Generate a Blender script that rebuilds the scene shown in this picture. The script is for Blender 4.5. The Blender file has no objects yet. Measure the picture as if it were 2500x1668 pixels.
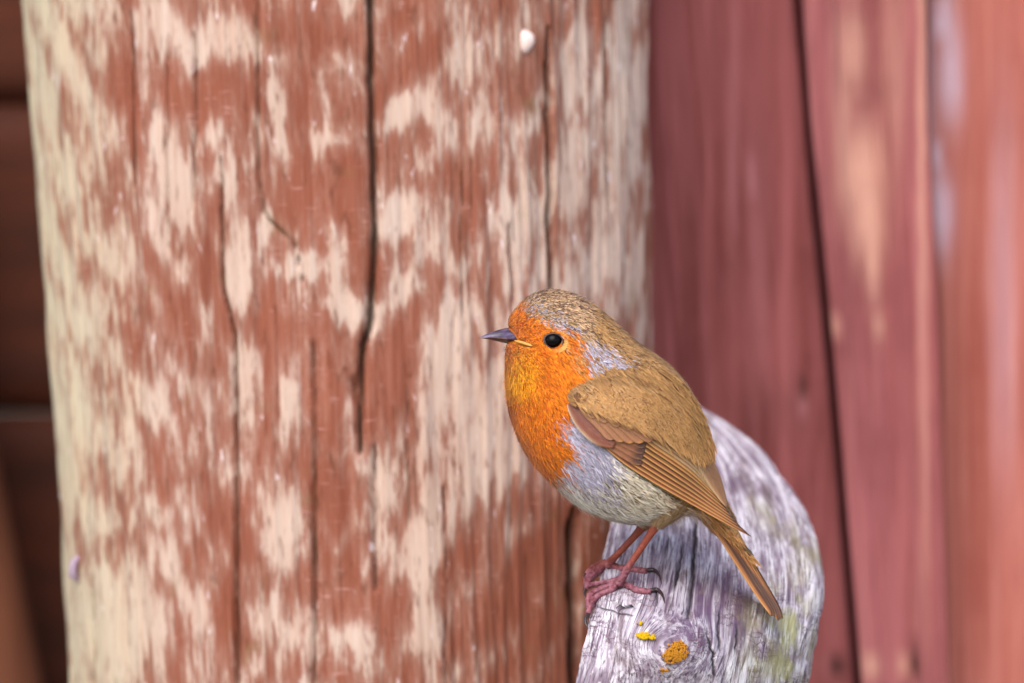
import bpy, bmesh, math
import numpy as np
from mathutils import Vector

# ------------------------------------------------------------------ camera, sky, sun, exposure
SC = bpy.context.scene
COL = SC.collection
PX = 0.000134            # metres per photograph pixel at the distance of the bird
D = 2.5                  # camera to bird
Z0 = 0.75                # height of the lens above the ground
cam = bpy.data.cameras.new('camera')
cam_o = bpy.data.objects.new('camera', cam)
COL.objects.link(cam_o)
cam_o.location = (0, -D, Z0)
cam_o.rotation_euler = (math.pi / 2, 0, 0)
cam.sensor_width = 36
cam.lens = 36 * D / (2500 * PX)
cam.clip_start = 0.05
cam.clip_end = 200
cam.dof.use_dof = True
cam.dof.focus_distance = D - 0.012
cam.dof.aperture_fstop = (cam.lens / 1000) / 0.038
SC.camera = cam_o

SUN_AZ, SUN_EL = math.radians(-158), math.radians(50)     # azimuth from +Y, clockwise
world = bpy.data.worlds.new('World')
SC.world = world
world.use_nodes = True
wn = world.node_tree
sky = wn.nodes.new('ShaderNodeTexSky')
sky.sky_type = 'NISHITA'
sky.sun_disc = False
sky.sun_elevation = SUN_EL
sky.sun_rotation = SUN_AZ
sky.dust_density = 2.0
sky.air_density = 1.0
wn.links.new(sky.outputs[0], wn.nodes['Background'].inputs[0])
wn.nodes['Background'].inputs[1].default_value = 0.15
sun = bpy.data.lights.new('sun', 'SUN')
sun.energy = 1.5
sun.angle = math.radians(60)
sun.color = (1.0, 0.93, 0.84)
sun_o = bpy.data.objects.new('sun', sun)
COL.objects.link(sun_o)
sd = Vector((math.sin(SUN_AZ) * math.cos(SUN_EL), math.cos(SUN_AZ) * math.cos(SUN_EL), math.sin(SUN_EL)))
sun_o.rotation_euler = sd.to_track_quat('Z', 'Y').to_euler()
sun_o.location = (-2, -3, 4)
SC.view_settings.view_transform = 'Standard'
SC.view_settings.look = 'None'
SC.view_settings.exposure = 1.12
SC.view_settings.gamma = 1
SC.render.engine = 'CYCLES'
SC.cycles.use_denoising = True
SC.cycles.max_bounces = 5

rng = np.random.default_rng(7)

# ------------------------------------------------------------------ helpers
def lin(c):
    c = np.asarray(c, float) / 255.0
    return np.where(c <= 0.04045, c / 12.92, ((c + 0.055) / 1.055) ** 2.4)

EXPO = 1.35                       # how much brighter than its base colour a surface shows in this light
def alb(*c):
    return lin(c) / EXPO

def W(px, py, d=0.0):
    """a photograph pixel seen at depth d behind the bird -> world point"""
    k = (D + d) / D
    return Vector(((px - 1250) * PX * k, d, Z0 + (834 - py) * PX * k))

def Wn(px, py, d):
    k = (D + d) / D
    return np.stack([(px - 1250) * PX * k, d + 0 * px, Z0 + (834 - py) * PX * k], -1)

def mesh_from(name, verts, faces, smooth=True):
    me = bpy.data.meshes.new(name)
    verts = np.asarray(verts, np.float32)
    me.vertices.add(len(verts))
    me.vertices.foreach_set('co', verts.ravel())
    if isinstance(faces, np.ndarray):
        n, k = faces.shape
        me.loops.add(n * k)
        me.loops.foreach_set('vertex_index', faces.astype(np.int32).ravel())
        me.polygons.add(n)
        me.polygons.foreach_set('loop_start', np.arange(0, n * k, k, dtype=np.int32))
        me.update(calc_edges=True)
    else:
        me.clear_geometry()
        me.from_pydata([tuple(v) for v in verts.tolist()], [], faces)
        me.update(calc_edges=True)
    if smooth:
        me.polygons.foreach_set('use_smooth', np.ones(len(me.polygons), bool))
    return me

def attr_color(me, name, arr):
    a = me.attributes.new(name, 'FLOAT_COLOR', 'POINT')
    full = np.ones((len(arr), 4), np.float32)
    full[:, :3] = arr
    a.data.foreach_set('color', full.ravel())

def attr_vec(me, name, arr):
    a = me.attributes.new(name, 'FLOAT_VECTOR', 'POINT')
    a.data.foreach_set('vector', np.asarray(arr, np.float32).ravel())

def attr_f(me, name, arr):
    a = me.attributes.new(name, 'FLOAT', 'POINT')
    a.data.foreach_set('value', np.asarray(arr, np.float32).ravel())

def link(name, me, mat=None, parent=None, label=None, cat=None, kind=None, group=None):
    o = bpy.data.objects.new(name, me)
    COL.objects.link(o)
    if mat is not None and me is not None:
        for m in (mat if isinstance(mat, (list, tuple)) else [mat]):
            me.materials.append(m)
    if parent is not None:
        o.parent = parent
        pl = parent
        off = Vector((0, 0, 0))
        while pl is not None:
            off += pl.location
            pl = pl.parent
        o.location = -off
    if label: o['label'] = label
    if cat: o['category'] = cat
    if kind: o['kind'] = kind
    if group: o['group'] = group
    return o

def empty(name, loc, label, cat):
    o = bpy.data.objects.new(name, None)
    COL.objects.link(o)
    o.location = loc
    o.empty_display_size = 0.03
    o['label'] = label
    o['category'] = cat
    return o

def grid_faces(nr, nc, wrap=False):
    r = np.arange(nr - 1)[:, None]
    c = np.arange(nc if wrap else nc - 1)[None, :]
    c2 = (c + 1) % nc
    a = r * nc + c; b = r * nc + c2; e = (r + 1) * nc + c2; f = (r + 1) * nc + c
    return np.stack([a, b, e, f], -1).reshape(-1, 4)

def hash2(ix, iy, seed=0):
    h = (ix.astype(np.int64) * 374761393 + iy.astype(np.int64) * 668265263 + seed * 974711) & 0xffffffff
    h = ((h ^ (h >> 13)) * 1274126177) & 0xffffffff
    h = h ^ (h >> 16)
    return (h & 0xffffff) / float(0xffffff)

def vnoise(x, y, seed=0):
    ix = np.floor(x); iy = np.floor(y)
    fx = x - ix; fy = y - iy
    fx = fx * fx * (3 - 2 * fx); fy = fy * fy * (3 - 2 * fy)
    ix = ix.astype(np.int64); iy = iy.astype(np.int64)
    return ((hash2(ix, iy, seed) * (1 - fx) + hash2(ix + 1, iy, seed) * fx) * (1 - fy)
            + (hash2(ix, iy + 1, seed) * (1 - fx) + hash2(ix + 1, iy + 1, seed) * fx) * fy)

def fbm(x, y, oct=4, seed=0):
    t = 0; a = 0.5; s = 0
    for k in range(oct):
        t = t + a * vnoise(x * 2 ** k, y * 2 ** k, seed + k * 17)
        s += a; a *= 0.55
    return t / s

def in_poly(px, py, poly):
    inside = np.zeros(px.shape, bool)
    n = len(poly)
    for i in range(n):
        x1, y1 = poly[i]; x2, y2 = poly[(i + 1) % n]
        if y1 == y2: continue
        c = (y1 > py) != (y2 > py)
        xi = (x2 - x1) * (py - y1) / (y2 - y1) + x1
        inside ^= c & (px < xi)
    return inside

def catmull(pts, n):
    p = np.asarray(pts, float)
    p = np.vstack([2 * p[0] - p[1], p, 2 * p[-1] - p[-2]])
    m = len(p) - 3
    t = np.linspace(0, m, n)
    i = np.minimum(t.astype(int), m - 1)
    f = (t - i)[:, None]
    a, b, c, d = p[i], p[i + 1], p[i + 2], p[i + 3]
    return 0.5 * (2 * b + (c - a) * f + (2 * a - 5 * b + 4 * c - d) * f ** 2 + (3 * b - a - 3 * c + d) * f ** 3)

def tube_data(path, radii, seg=10, cap=True, flat=None):
    """tapered tube along a 3-D path; returns verts, faces"""
    path = np.asarray(path, float); n = len(path)
    tan = np.gradient(path, axis=0)
    tan /= np.linalg.norm(tan, axis=1)[:, None] + 1e-12
    up = np.array([0.0, 1.0, 0.0])
    V = []
    for i in range(n):
        s = np.cross(tan[i], up); s /= np.linalg.norm(s) + 1e-12
        u = np.cross(s, tan[i])
        a = np.linspace(0, 2 * math.pi, seg, endpoint=False)
        V.append(path[i] + radii[i] * (np.cos(a)[:, None] * s + np.sin(a)[:, None] * u * (flat or 1)))
    V = np.concatenate(V)
    F = grid_faces(n, seg, True).tolist()
    if cap:
        F.append(list(range(seg))[::-1])
        F.append([(n - 1) * seg + k for k in range(seg)])
    return V, F

# ------------------------------------------------------------------ node helper
class NT:
    def __init__(self, name):
        self.m = bpy.data.materials.new(name)
        self.m.use_nodes = True
        self.t = self.m.node_tree
        self.b = self.t.nodes['Principled BSDF']
    def n(self, typ, **kw):
        nd = self.t.nodes.new('ShaderNode' + typ)
        for k, v in kw.items():
            setattr(nd, k, v)
        return nd
    def put(self, sock, v):
        if isinstance(v, bpy.types.NodeSocket): self.t.links.new(v, sock)
        elif isinstance(v, (tuple, list, np.ndarray)):
            v = tuple(float(q) for q in v)
            sock.default_value = v if len(sock.default_value) == len(v) else v + (1.0,)
        else: sock.default_value = v
    def attr(self, name, out='Vector'):
        a = self.n('Attribute', attribute_name=name)
        return a.outputs[out]
    def math(self, op, a, b=0.0, c=None, clamp=False):
        m = self.n('Math', operation=op, use_clamp=clamp)
        self.put(m.inputs[0], a); self.put(m.inputs[1], b)
        if c is not None: self.put(m.inputs[2], c)
        return m.outputs[0]
    def vmul(self, v, s):
        m = self.n('VectorMath', operation='MULTIPLY')
        self.put(m.inputs[0], v); self.put(m.inputs[1], s)
        return m.outputs[0]
    def vadd(self, v, s):
        m = self.n('VectorMath', operation='ADD')
        self.put(m.inputs[0], v); self.put(m.inputs[1], s)
        return m.outputs[0]
    def comb(self, x, y, z):
        m = self.n('CombineXYZ')
        self.put(m.inputs[0], x); self.put(m.inputs[1], y); self.put(m.inputs[2], z)
        return m.outputs[0]
    def sep(self, v):
        m = self.n('SeparateXYZ'); self.put(m.inputs[0], v)
        return m.outputs
    def noise(self, v, scale=1.0, detail=3.0, rough=0.55, dist=0.0):
        m = self.n('TexNoise')
        self.put(m.inputs['Vector'], v); self.put(m.inputs['Scale'], scale)
        self.put(m.inputs['Detail'], detail); self.put(m.inputs['Roughness'], rough); self.put(m.inputs['Distortion'], dist)
        return m.outputs['Fac']
    def vor(self, v, scale=1.0, feature='DISTANCE_TO_EDGE'):
        m = self.n('TexVoronoi', feature=feature)
        self.put(m.inputs['Vector'], v); self.put(m.inputs['Scale'], scale)
        return m.outputs['Distance']
    def ramp(self, f, lo, hi, a=0.0, b=1.0):
        m = self.n('MapRange', interpolation_type='SMOOTHSTEP')
        self.put(m.inputs['Value'], f); self.put(m.inputs['From Min'], lo); self.put(m.inputs['From Max'], hi)
        self.put(m.inputs['To Min'], a); self.put(m.inputs['To Max'], b)
        return m.outputs['Result']
    def mix(self, f, a, b, blend='MIX'):
        m = self.n('Mix', data_type='RGBA', blend_type=blend)
        self.put(m.inputs[0], f); self.put(m.inputs[6], a); self.put(m.inputs[7], b)
        return m.outputs[2]
    def bump(self, h, strength=0.3, dist=0.001):
        m = self.n('Bump')
        self.put(m.inputs['Height'], h); m.inputs['Strength'].default_value = strength; m.inputs['Distance'].default_value = dist
        self.t.links.new(m.outputs[0], self.b.inputs['Normal'])
    def out(self, color=None, rough=0.7, spec=0.3):
        if color is not None: self.put(self.b.inputs['Base Color'], color)
        self.put(self.b.inputs['Roughness'], rough)
        self.b.inputs['Specular IOR Level'].default_value = spec
        return self.m

# ------------------------------------------------------------------ materials of the setting
def mat_ground():
    t = NT('bounce_gravel')  # ground out of view, made pale to bounce light onto undersides
    co = t.n('TexCoord').outputs['Object']
    a = t.noise(co, 6, 6, 0.6); b = t.noise(co, 90, 4, 0.6)
    c = t.mix(a, alb(176, 168, 152), alb(206, 198, 182))
    c = t.mix(t.math('MULTIPLY', b, 0.3), c, alb(150, 140, 118))
    t.bump(b, 0.6, 0.01)
    return t.out(c, 0.95, 0.1)

def mat_post():
    t = NT('stained_post_wood')
    s = t.attr('surf')                       # across (m), height (m)
    x, y, z = t.sep(s)
    bias = t.attr('bias', 'Fac')
    edge = t.attr('bare', 'Fac')
    crack = t.attr('crack', 'Fac')
    # fibres: every column shifts the pattern up or down, which frays the edges of the worn patches
    fib = t.noise(t.comb(t.math('MULTIPLY', x, 900), 0, t.math('MULTIPLY', z, 9)), 1, 2)
    fib2 = t.noise(t.comb(t.math('MULTIPLY', x, 260), 3.0, t.math('MULTIPLY', z, 14)), 1, 2)
    zz = t.math('ADD', z, t.math('ADD', t.math('MULTIPLY', fib, 0.010), t.math('MULTIPLY', fib2, 0.020)))
    n1 = t.noise(t.comb(t.math('MULTIPLY', x, 95), 0, t.math('MULTIPLY', zz, 42)), 1, 4, 0.6, 0.4)
    n2 = t.noise(t.comb(t.math('MULTIPLY', x, 330), 5, t.math('MULTIPLY', zz, 70)), 1, 4, 0.62)
    n3 = t.noise(t.comb(t.math('MULTIPLY', x, 1100), 9, t.math('MULTIPLY', zz, 60)), 1, 2)
    f = t.math('ADD', t.math('MULTIPLY', n1, 0.75), t.math('MULTIPLY', n2, 1.15))
    f = t.math('ADD', f, t.math('MULTIPLY', n3, 0.45))
    colw = t.n('TexWhiteNoise', noise_dimensions='1D')
    t.put(colw.inputs['W'], t.math('FLOOR', t.math('ADD', t.math('MULTIPLY', x, 420), t.math('MULTIPLY', fib2, 1.5))))
    zs = t.math('ADD', zz, t.math('MULTIPLY', colw.outputs['Value'], 0.010))
    wob = t.noise(t.comb(t.math('MULTIPLY', x, 18), 23, t.math('MULTIPLY', z, 12)), 1, 2)
    cath = t.math('ADD', t.math('MULTIPLY', t.math('ABSOLUTE', t.math('SUBTRACT', x, t.attr('pith', 'Fac'))), -1.25), zs)
    cath = t.math('SINE', t.math('MULTIPLY', t.math('ADD', cath, t.math('MULTIPLY', wob, .14)), 150))
    f = t.math('ADD', f, t.math('MULTIPLY', cath, .12))
    f = t.math('ADD', f, t.math('SUBTRACT', bias, 1.20))
    worn = t.math('ADD', t.math('MULTIPLY', t.ramp(f, -0.06, 0.16), .5), t.math('MULTIPLY', t.ramp(f, -.40, .40), .5))
    tone = t.noise(t.comb(t.math('MULTIPLY', x, 40), 7, t.math('MULTIPLY', z, 16)), 1, 3)
    stain = t.mix(tone, alb(116, 54, 32), alb(158, 90, 66))
    strk = t.noise(t.comb(t.math('MULTIPLY', x, 1500), 1, t.math('MULTIPLY', z, 25)), 1, 3)
    stain = t.mix(t.ramp(strk, 0.4, 0.72, 0.0, 0.30), stain, alb(190, 130, 108))
    pale = t.mix(tone, alb(194, 158, 138), alb(226, 206, 192))
    pale = t.mix(edge, pale, alb(202, 190, 160))
    pale = t.mix(t.ramp(strk, 0.4, 0.75, 0.0, 0.5), pale, alb(196, 150, 118))
    c = t.mix(worn, stain, pale)
    fl = t.noise(t.comb(t.math('MULTIPLY', x, 300), 11, t.math('MULTIPLY', zz, 130)), 1, 2)
    c = t.mix(t.math('MULTIPLY', t.ramp(fl, .66, .74, 0, .8), t.ramp(f, -.35, .05)), c, alb(246, 226, 226))
    das = t.noise(t.comb(t.math('MULTIPLY', x, 160), 17, t.math('MULTIPLY', z, 700)), 1, 2)
    c = t.mix(t.math('MULTIPLY', t.ramp(das, .62, .72, 0, .5), t.ramp(tone, .4, .6)), c, alb(214, 160, 150))
    bl = t.noise(t.comb(t.math('MULTIPLY', x, 520), 19, t.math('MULTIPLY', zz, 100)), 1, 3)
    c = t.mix(t.ramp(bl, .55, .70, 0, .62), c, alb(104, 54, 32))
    thin = t.noise(t.comb(t.math('MULTIPLY', x, 620), 29, t.math('MULTIPLY', z, 5)), 1, 2)
    c = t.mix(t.ramp(thin, .63, .72, 0, .55), c, alb(92, 44, 30))
    moss = t.noise(t.comb(t.math('MULTIPLY', x, 60), 2, t.math('MULTIPLY', z, 50)), 1, 3)
    c = t.mix(t.math('MULTIPLY', t.ramp(moss, 0.6, 0.75), 0.25), c, alb(120, 110, 60))
    c = t.mix(crack, c, alb(46, 34, 22))
    h = t.math('ADD', t.math('MULTIPLY', strk, 0.5), t.math('MULTIPLY', worn, 0.5))
    t.bump(h, 0.35, 0.0006)
    return t.out(c, 0.75, 0.25)

def mat_board(name, dark, mid, light, streak=1.0, seed=0.0, pale=None):
    t = NT(name)
    co = t.attr('surf')
    x, y, z = t.sep(co)
    x = t.math('ADD', x, seed * 3.7)
    n1 = t.noise(t.comb(t.math('MULTIPLY', x, 55), seed, t.math('MULTIPLY', z, 5)), 1, 4, 0.6, 0.5)
    n2 = t.noise(t.comb(t.math('MULTIPLY', x, 220), seed + 4, t.math('MULTIPLY', z, 7)), 1, 3, 0.6)
    n3 = t.noise(t.comb(t.math('MULTIPLY', x, 30), seed + 8, t.math('MULTIPLY', z, 30)), 1, 3, 0.6)
    c = t.mix(t.ramp(n1, 0.32, 0.68), alb(*dark), alb(*mid))
    c = t.mix(t.ramp(n2, 0.5, 0.72, 0, 0.6 * streak), c, alb(*light))
    c = t.mix(t.ramp(n3, 0.3, 0.7, 0, 0.4), c, alb(*mid))
    if pale is not None:
        c = t.mix(t.attr('pale', 'Fac'), c, alb(*pale))
        c = t.mix(t.attr('pit', 'Fac'), c, alb(62, 30, 26))
    t.bump(n2, 0.4, 0.001)
    return t.out(c, 0.8, 0.25)

# ------------------------------------------------------------------ ground
def sheet(name, x0, x1, y0, y1, z, n=40):
    xs = np.linspace(x0, x1, n); ys = np.linspace(y0, y1, n)
    X, Y = np.meshgrid(xs, ys)
    Zz = z + 0.012 * (fbm(X * 3 + 50, Y * 3 + 50, 3, 5) - 0.5)
    return mesh_from(name, np.stack([X, Y, Zz], -1).reshape(-1, 3), grid_faces(n, n))
link('ground', sheet('ground', -40, 40, -40, 40, -0.004, 200), mat_ground(), kind='structure',)

# ------------------------------------------------------------------ the big post
def K(v): return v * 2500 / 2350.0            # the working view of the photograph was 2350 wide
POST_D = 0.085
PALE = [(350, 60, 45, 60, 1), (500, 95, 70, 45, 1.1), (380, 300, 35, 60, .8), (398, 450, 45, 100, 1.3), (480, 310, 28, 30, 1), (520, 425, 30, 60, .9),
        (630, 230, 18, 90, 1), (650, 330, 16, 80, .9), (545, 640, 24, 95, 1.1), (560, 900, 28, 90, 1.1), (700, 610, 60, 22, 1), (770, 560, 20, 60, .8),
        (740, 340, 22, 110, .7), (935, 250, 50, 40, 1), (1000, 270, 24, 50, .8), (900, 480, 55, 50, 1), (1000, 520, 36, 70, .9), (930, 640, 45, 60, .9),
        (1050, 600, 25, 40, 1), (660, 960, 22, 70, 1), (650, 1200, 42, 100, 1.2), (350, 930, 55, 50, .8), (440, 1010, 25, 60, .5), (352, 1180, 25, 25, 1),
        (400, 1250, 18, 80, .8), (300, 1420, 90, 90, .8), (470, 1390, 26, 90, .8), (700, 1490, 70, 40, .8), (830, 1500, 30, 60, .7), (850, 1130, 55, 70, .55),
        (985, 1150, 24, 260, 1.1), (960, 1350, 34, 170, .9), (880, 1200, 18, 100, .8), (800, 880, 14, 130, .8), (1060, 900, 55, 160, .7), (1130, 990, 80, 190, .8),
        (1020, 780, 34, 80, .8), (1180, 640, 36, 160, .7), (1150, 520, 26, 200, .6), (1240, 600, 20, 140, .8), (1310, 430, 36, 170, .8), (1390, 480, 36, 160, .8),
        (1430, 280, 36, 200, .8), (1445, 120, 36, 170, .8), (1330, 150, 46, 120, .6), (1370, 650, 90, 90, .6), (1460, 640, 24, 220, .6), (1050, 120, 24, 150, .6),
        (1100, 250, 20, 150, .5), (1205, 380, 30, 120, .5), (1015, 1480, 30, 60, .6), (620, 1420, 40, 80, .4), (430, 190, 16, 60, .7), (600, 500, 20, 60, .7),
        (690, 700, 22, 60, .5), (470, 780, 18, 90, .5), (860, 60, 26, 60, .6), (790, 700, 30, 50, .7), (860, 720, 30, 50, .7)]
STAIN = [(450, 200, 70, 50, .7), (690, 250, 60, 260, .6), (930, 90, 80, 130, .5), (790, 450, 45, 110, .5), (900, 600, 55, 40, .6), (290, 150, 26, 160, .6),
         (450, 730, 90, 60, .5), (610, 780, 36, 140, .6), (890, 850, 90, 130, .6), (760, 1030, 70, 170, .6), (760, 1280, 60, 150, .5), (900, 1430, 40, 130, .5),
         (1110, 1370, 130, 160, .4), (1250, 1250, 80, 110, .5), (1240, 1450, 90, 120, .5), (250, 1270, 60, 40, .7), (520, 1250, 50, 160, .5), (520, 1450, 40, 90, .4),
         (1090, 420, 50, 120, .3), (1090, 700, 50, 100, .4), (400, 380, 22, 30, .3), (480, 240, 60, 50, .5), (500, 520, 40, 60, .4), (640, 1080, 30, 60, .3)]
# long drying cracks: photo px polyline, half width px, depth m
CRACKS = [([(905, -60), (905, 200), (912, 420), (914, 620), (905, 780), (884, 860), (880, 1010), (878, 1120)], 8, .008),
          ([(1338, 60), (1340, 300), (1343, 560), (1350, 720), (1356, 800)], 7, .006),
          ([(627, -60), (628, 180), (628, 420), (640, 520), (720, 600), (740, 700)], 4, .003),
          ([(320, 20), (322, 260), (326, 470)], 5, .004),
          ([(472, 60), (474, 330), (470, 520)], 3, .003), ([(536, 380), (540, 700), (572, 820), (573, 1100), (578, 1340), (577, 1720)], 5, .004),
          ([(763, 820), (770, 1090), (770, 1400), (768, 1720)], 5, .004), ([(850, 640), (858, 900), (880, 1040)], 5, .004),
          ([(1402, 1230), (1408, 1400), (1405, 1720)], 11, .007), ([(1480, 40), (1478, 300), (1486, 520)], 5, .004), ([(1130, 380), (1126, 600), (1135, 820)], 3, .002),
          ([(912, 1080), (916, 1280), (920, 1450)], 5, .004), ([(1000, 900), (996, 1120), (1004, 1300)], 3, .002), ([(235, 1400), (236, 1560), (234, 1720)], 4, .003),
          ([(410, 120), (408, 380), (420, 620)], 3, .003), ([(1240, 540), (1250, 760)], 3, .003), ([(1084, 1180), (1088, 1420), (1090, 1720)], 3, .003)]

def build_post():
    # left and right outline of the post in the photograph, extended to its whole height
    top, base = 1.32, -0.02
    kd = (D + POST_D + 0.10) / D
    def left(py):  return np.interp(py, [-4000, 0, 500, 834, 1100, 1668, 6600], [0, 66, 100, 128, 142, 176, 236])
    def right(py): return np.interp(py, [-4000, 0, 500, 834, 1300, 1668, 6600], [1570, 1584, 1590, 1588, 1594, 1600, 1640])
    zf = np.linspace(Z0 - .135, Z0 + .135, 330)
    zs = np.concatenate([np.linspace(base, zf[0], 40)[:-1], zf, np.linspace(zf[-1], top, 40)[1:]])
    # angle: dense over the front
    nf, nb = 470, 30
    fr = np.linspace(-1, 1, nf)
    th_f = np.sign(fr) * np.abs(fr) ** 1.0 * (math.pi / 2) * 1.02
    th = np.concatenate([th_f, np.linspace(th_f[-1], 2 * math.pi + th_f[0], nb + 2)[1:-1]])
    nz, nt_ = len(zs), len(th)
    TH, ZZ = np.meshgrid(th, zs)
    PY = 834 - (ZZ - Z0) / (PX * kd)
    xl = (left(PY) - 1250) * PX * kd; xr = (right(PY) - 1250) * PX * kd
    cx = (xl + xr) / 2; a = (xr - xl) / 2
    e = 2 / 2.5
    sx = np.sign(np.sin(TH)) * np.abs(np.sin(TH)) ** e
    sy = np.sign(np.cos(TH)) * np.abs(np.cos(TH)) ** e
    dep = 0.105
    X = cx + a * sx; Y = POST_D + dep - dep * sy
    # screen-free surface coordinates: photo-scale px at the real depth of each point
    kk = (D + Y) / D
    PXX = 1250 + X / (PX * kk); PYY = 834 - (ZZ - Z0) / (PX * kk)
    front = np.cos(TH) > -0.05
    und = (fbm(TH * 6 + 9, ZZ * 9, 3, 3) - .5) * .006 + (fbm(TH * 45, ZZ * 14, 3, 31) - .5) * .0022 + (fbm(TH * 160, ZZ * 40, 2, 41) - .5) * .0009
    crack = np.zeros_like(X); dig = np.zeros_like(X)
    for poly, hw, depth in CRACKS:
        p = np.array(poly, float)
        pxs = np.interp(PYY, p[:, 1], p[:, 0]) + 5 * (fbm(PYY / 40, PYY * 0 + hw, 3, 77) - .5)
        fade = np.clip((PYY - p[0, 1]) / 60, 0, 1) * np.clip((p[-1, 1] - PYY) / 60, 0, 1)
        w = hw * (0.35 + 0.65 * fade) * (0.75 + 0.5 * fbm(PYY / 90, PYY * 0 + p[0, 0], 2, 5))
        g = np.exp(-((PXX - pxs) / w) ** 2 * 1.3) * np.clip(fade * 3, 0, 1) * front
        dig = np.maximum(dig, g * depth); crack = np.maximum(crack, np.clip(g * 1.25 - .15, 0, 1) * (0.15 + 0.75 * min(1, hw / 8) ** 1.5))
    nrm = np.stack([sx / a * np.abs(sx) ** .2, -sy / dep], -1)
    nrm /= np.linalg.norm(nrm, axis=-1, keepdims=True) + 1e-9
    off = und - dig
    X = X + nrm[..., 0] * off; Y = Y + nrm[..., 1] * off
    bias = np.zeros_like(X)
    wx = PXX + 26 * (fbm(PXX / 40, PYY / 70, 3, 11) - .5); wy = PYY + 60 * (fbm(PXX / 22, PYY / 120, 3, 12) - .5)
    for L, sg in ((PALE, .36), (STAIN, -.30)):
        for (x, y, rx, ry, s) in L:
            bias += sg * s * front * np.exp(-(np.abs((wx - K(x)) / K(rx)) ** 2.6 + np.abs((wy - K(y)) / K(ry)) ** 2.6) * .7)
    lft = left(PYY)
    bare = np.clip(1 - (PXX - lft) / 260, 0, 1) ** .9 * front
    bias += .34 * np.clip(1 - (PXX - lft) / 235, 0, 1) ** .7 * front + -.05 * np.clip((PXX - 1300) / 250, 0, 1) * front
    bias = np.where(front, np.clip(bias, -.4, .6), 0) - .08
    arc = np.concatenate([[0], np.cumsum(np.hypot(np.diff(a.mean() * np.sin(th)), np.diff(dep * np.cos(th))))])
    me = mesh_from('post', np.stack([X, Y, ZZ], -1).reshape(-1, 3), grid_faces(nz, nt_, True))
    attr_f(me, 'pith', np.broadcast_to(arc[int(np.argmin(np.abs(PXX[nz // 2, :nf] - 905)))], X.shape).ravel()); attr_f(me, 'bias', bias.ravel()); attr_f(me, 'bare', bare.ravel()); attr_f(me, 'crack', crack.ravel())
    attr_vec(me, 'surf', np.stack([np.broadcast_to(arc, X.shape), 0 * X, ZZ], -1).reshape(-1, 3))
    # sawn top
    bm = bmesh.new(); bm.from_mesh(me); bm.verts.ensure_lookup_table()
    n = nt_
    ring = [bm.verts[(nz - 1) * n + k] for k in range(n)]
    bm.faces.new(ring); bm.to_mesh(me); bm.free()
    return me, PXX, PYY, X, Y, ZZ

post_me, pPX, pPY, pX, pY, pZ = build_post()
POST = empty('timber_post', (W(850, 834, .19).x, .19, 0),
             'thick weathered timber post with flaking red-brown stain and long drying cracks', 'post')
link('trunk', post_me, mat_post(), POST)

def post_point(px, py):
    i = np.argmin((pPX - px) ** 2 + (pPY - py) ** 2 + np.where(pY > .2, 1e9, 0))
    return Vector((pX.flat[i], pY.flat[i], pZ.flat[i]))

def flat_mat(name, c, rough=.6, spec=.3, metal=0.0, nscale=None, c2=None, namp=.5):
    t = NT(name)
    col = alb(*c)
    if nscale:
        co = t.n('TexCoord').outputs['Object']
        col = t.mix(t.math('MULTIPLY', t.noise(co, nscale, 4, .6), namp * 1.6), alb(*c), alb(*(c2 or c)))
    t.b.inputs['Metallic'].default_value = metal
    return t.out(col, rough, spec)

# nail with a pale painted head, and a torn splinter on the post's edge
def nail():
    p = post_point(1286, 102)
    prof = [(0, .0022), (.0012, .0021), (.0024, .0015), (.0030, .0004), (.0031, -.004), (0, -.004)]
    seg = 18; V = []; F = []
    for r, h in prof:
        for k in range(seg):
            an = 2 * math.pi * k / seg
            rr = r * (1 + .12 * math.sin(3 * an + 1))
            V.append((p.x + rr * math.cos(an) * .9, p.y - h, p.z + rr * 1.35 * math.sin(an)))
    F = grid_faces(len(prof), seg, True).tolist()
    link('nail', mesh_from('nail', V, F), flat_mat('painted_nail', (255, 232, 222), .35, .5, 0, 400, (225, 190, 180)), POST)
    p = post_point(196, 1388)
    V, F = tube_data([(p.x + .002, p.y, p.z + .006), (p.x - .0012, p.y - .001, p.z + .002), (p.x - .0016, p.y - .001, p.z - .002), (p.x + .001, p.y, p.z - .005)],
                     [.0005, .0014, .0016, .0004], 7)
    link('splinter', mesh_from('splinter', V, F), flat_mat('splinter_wood', (190, 165, 190), .8, .2, 0, 300, (150, 130, 140)), POST)
nail()

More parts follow.
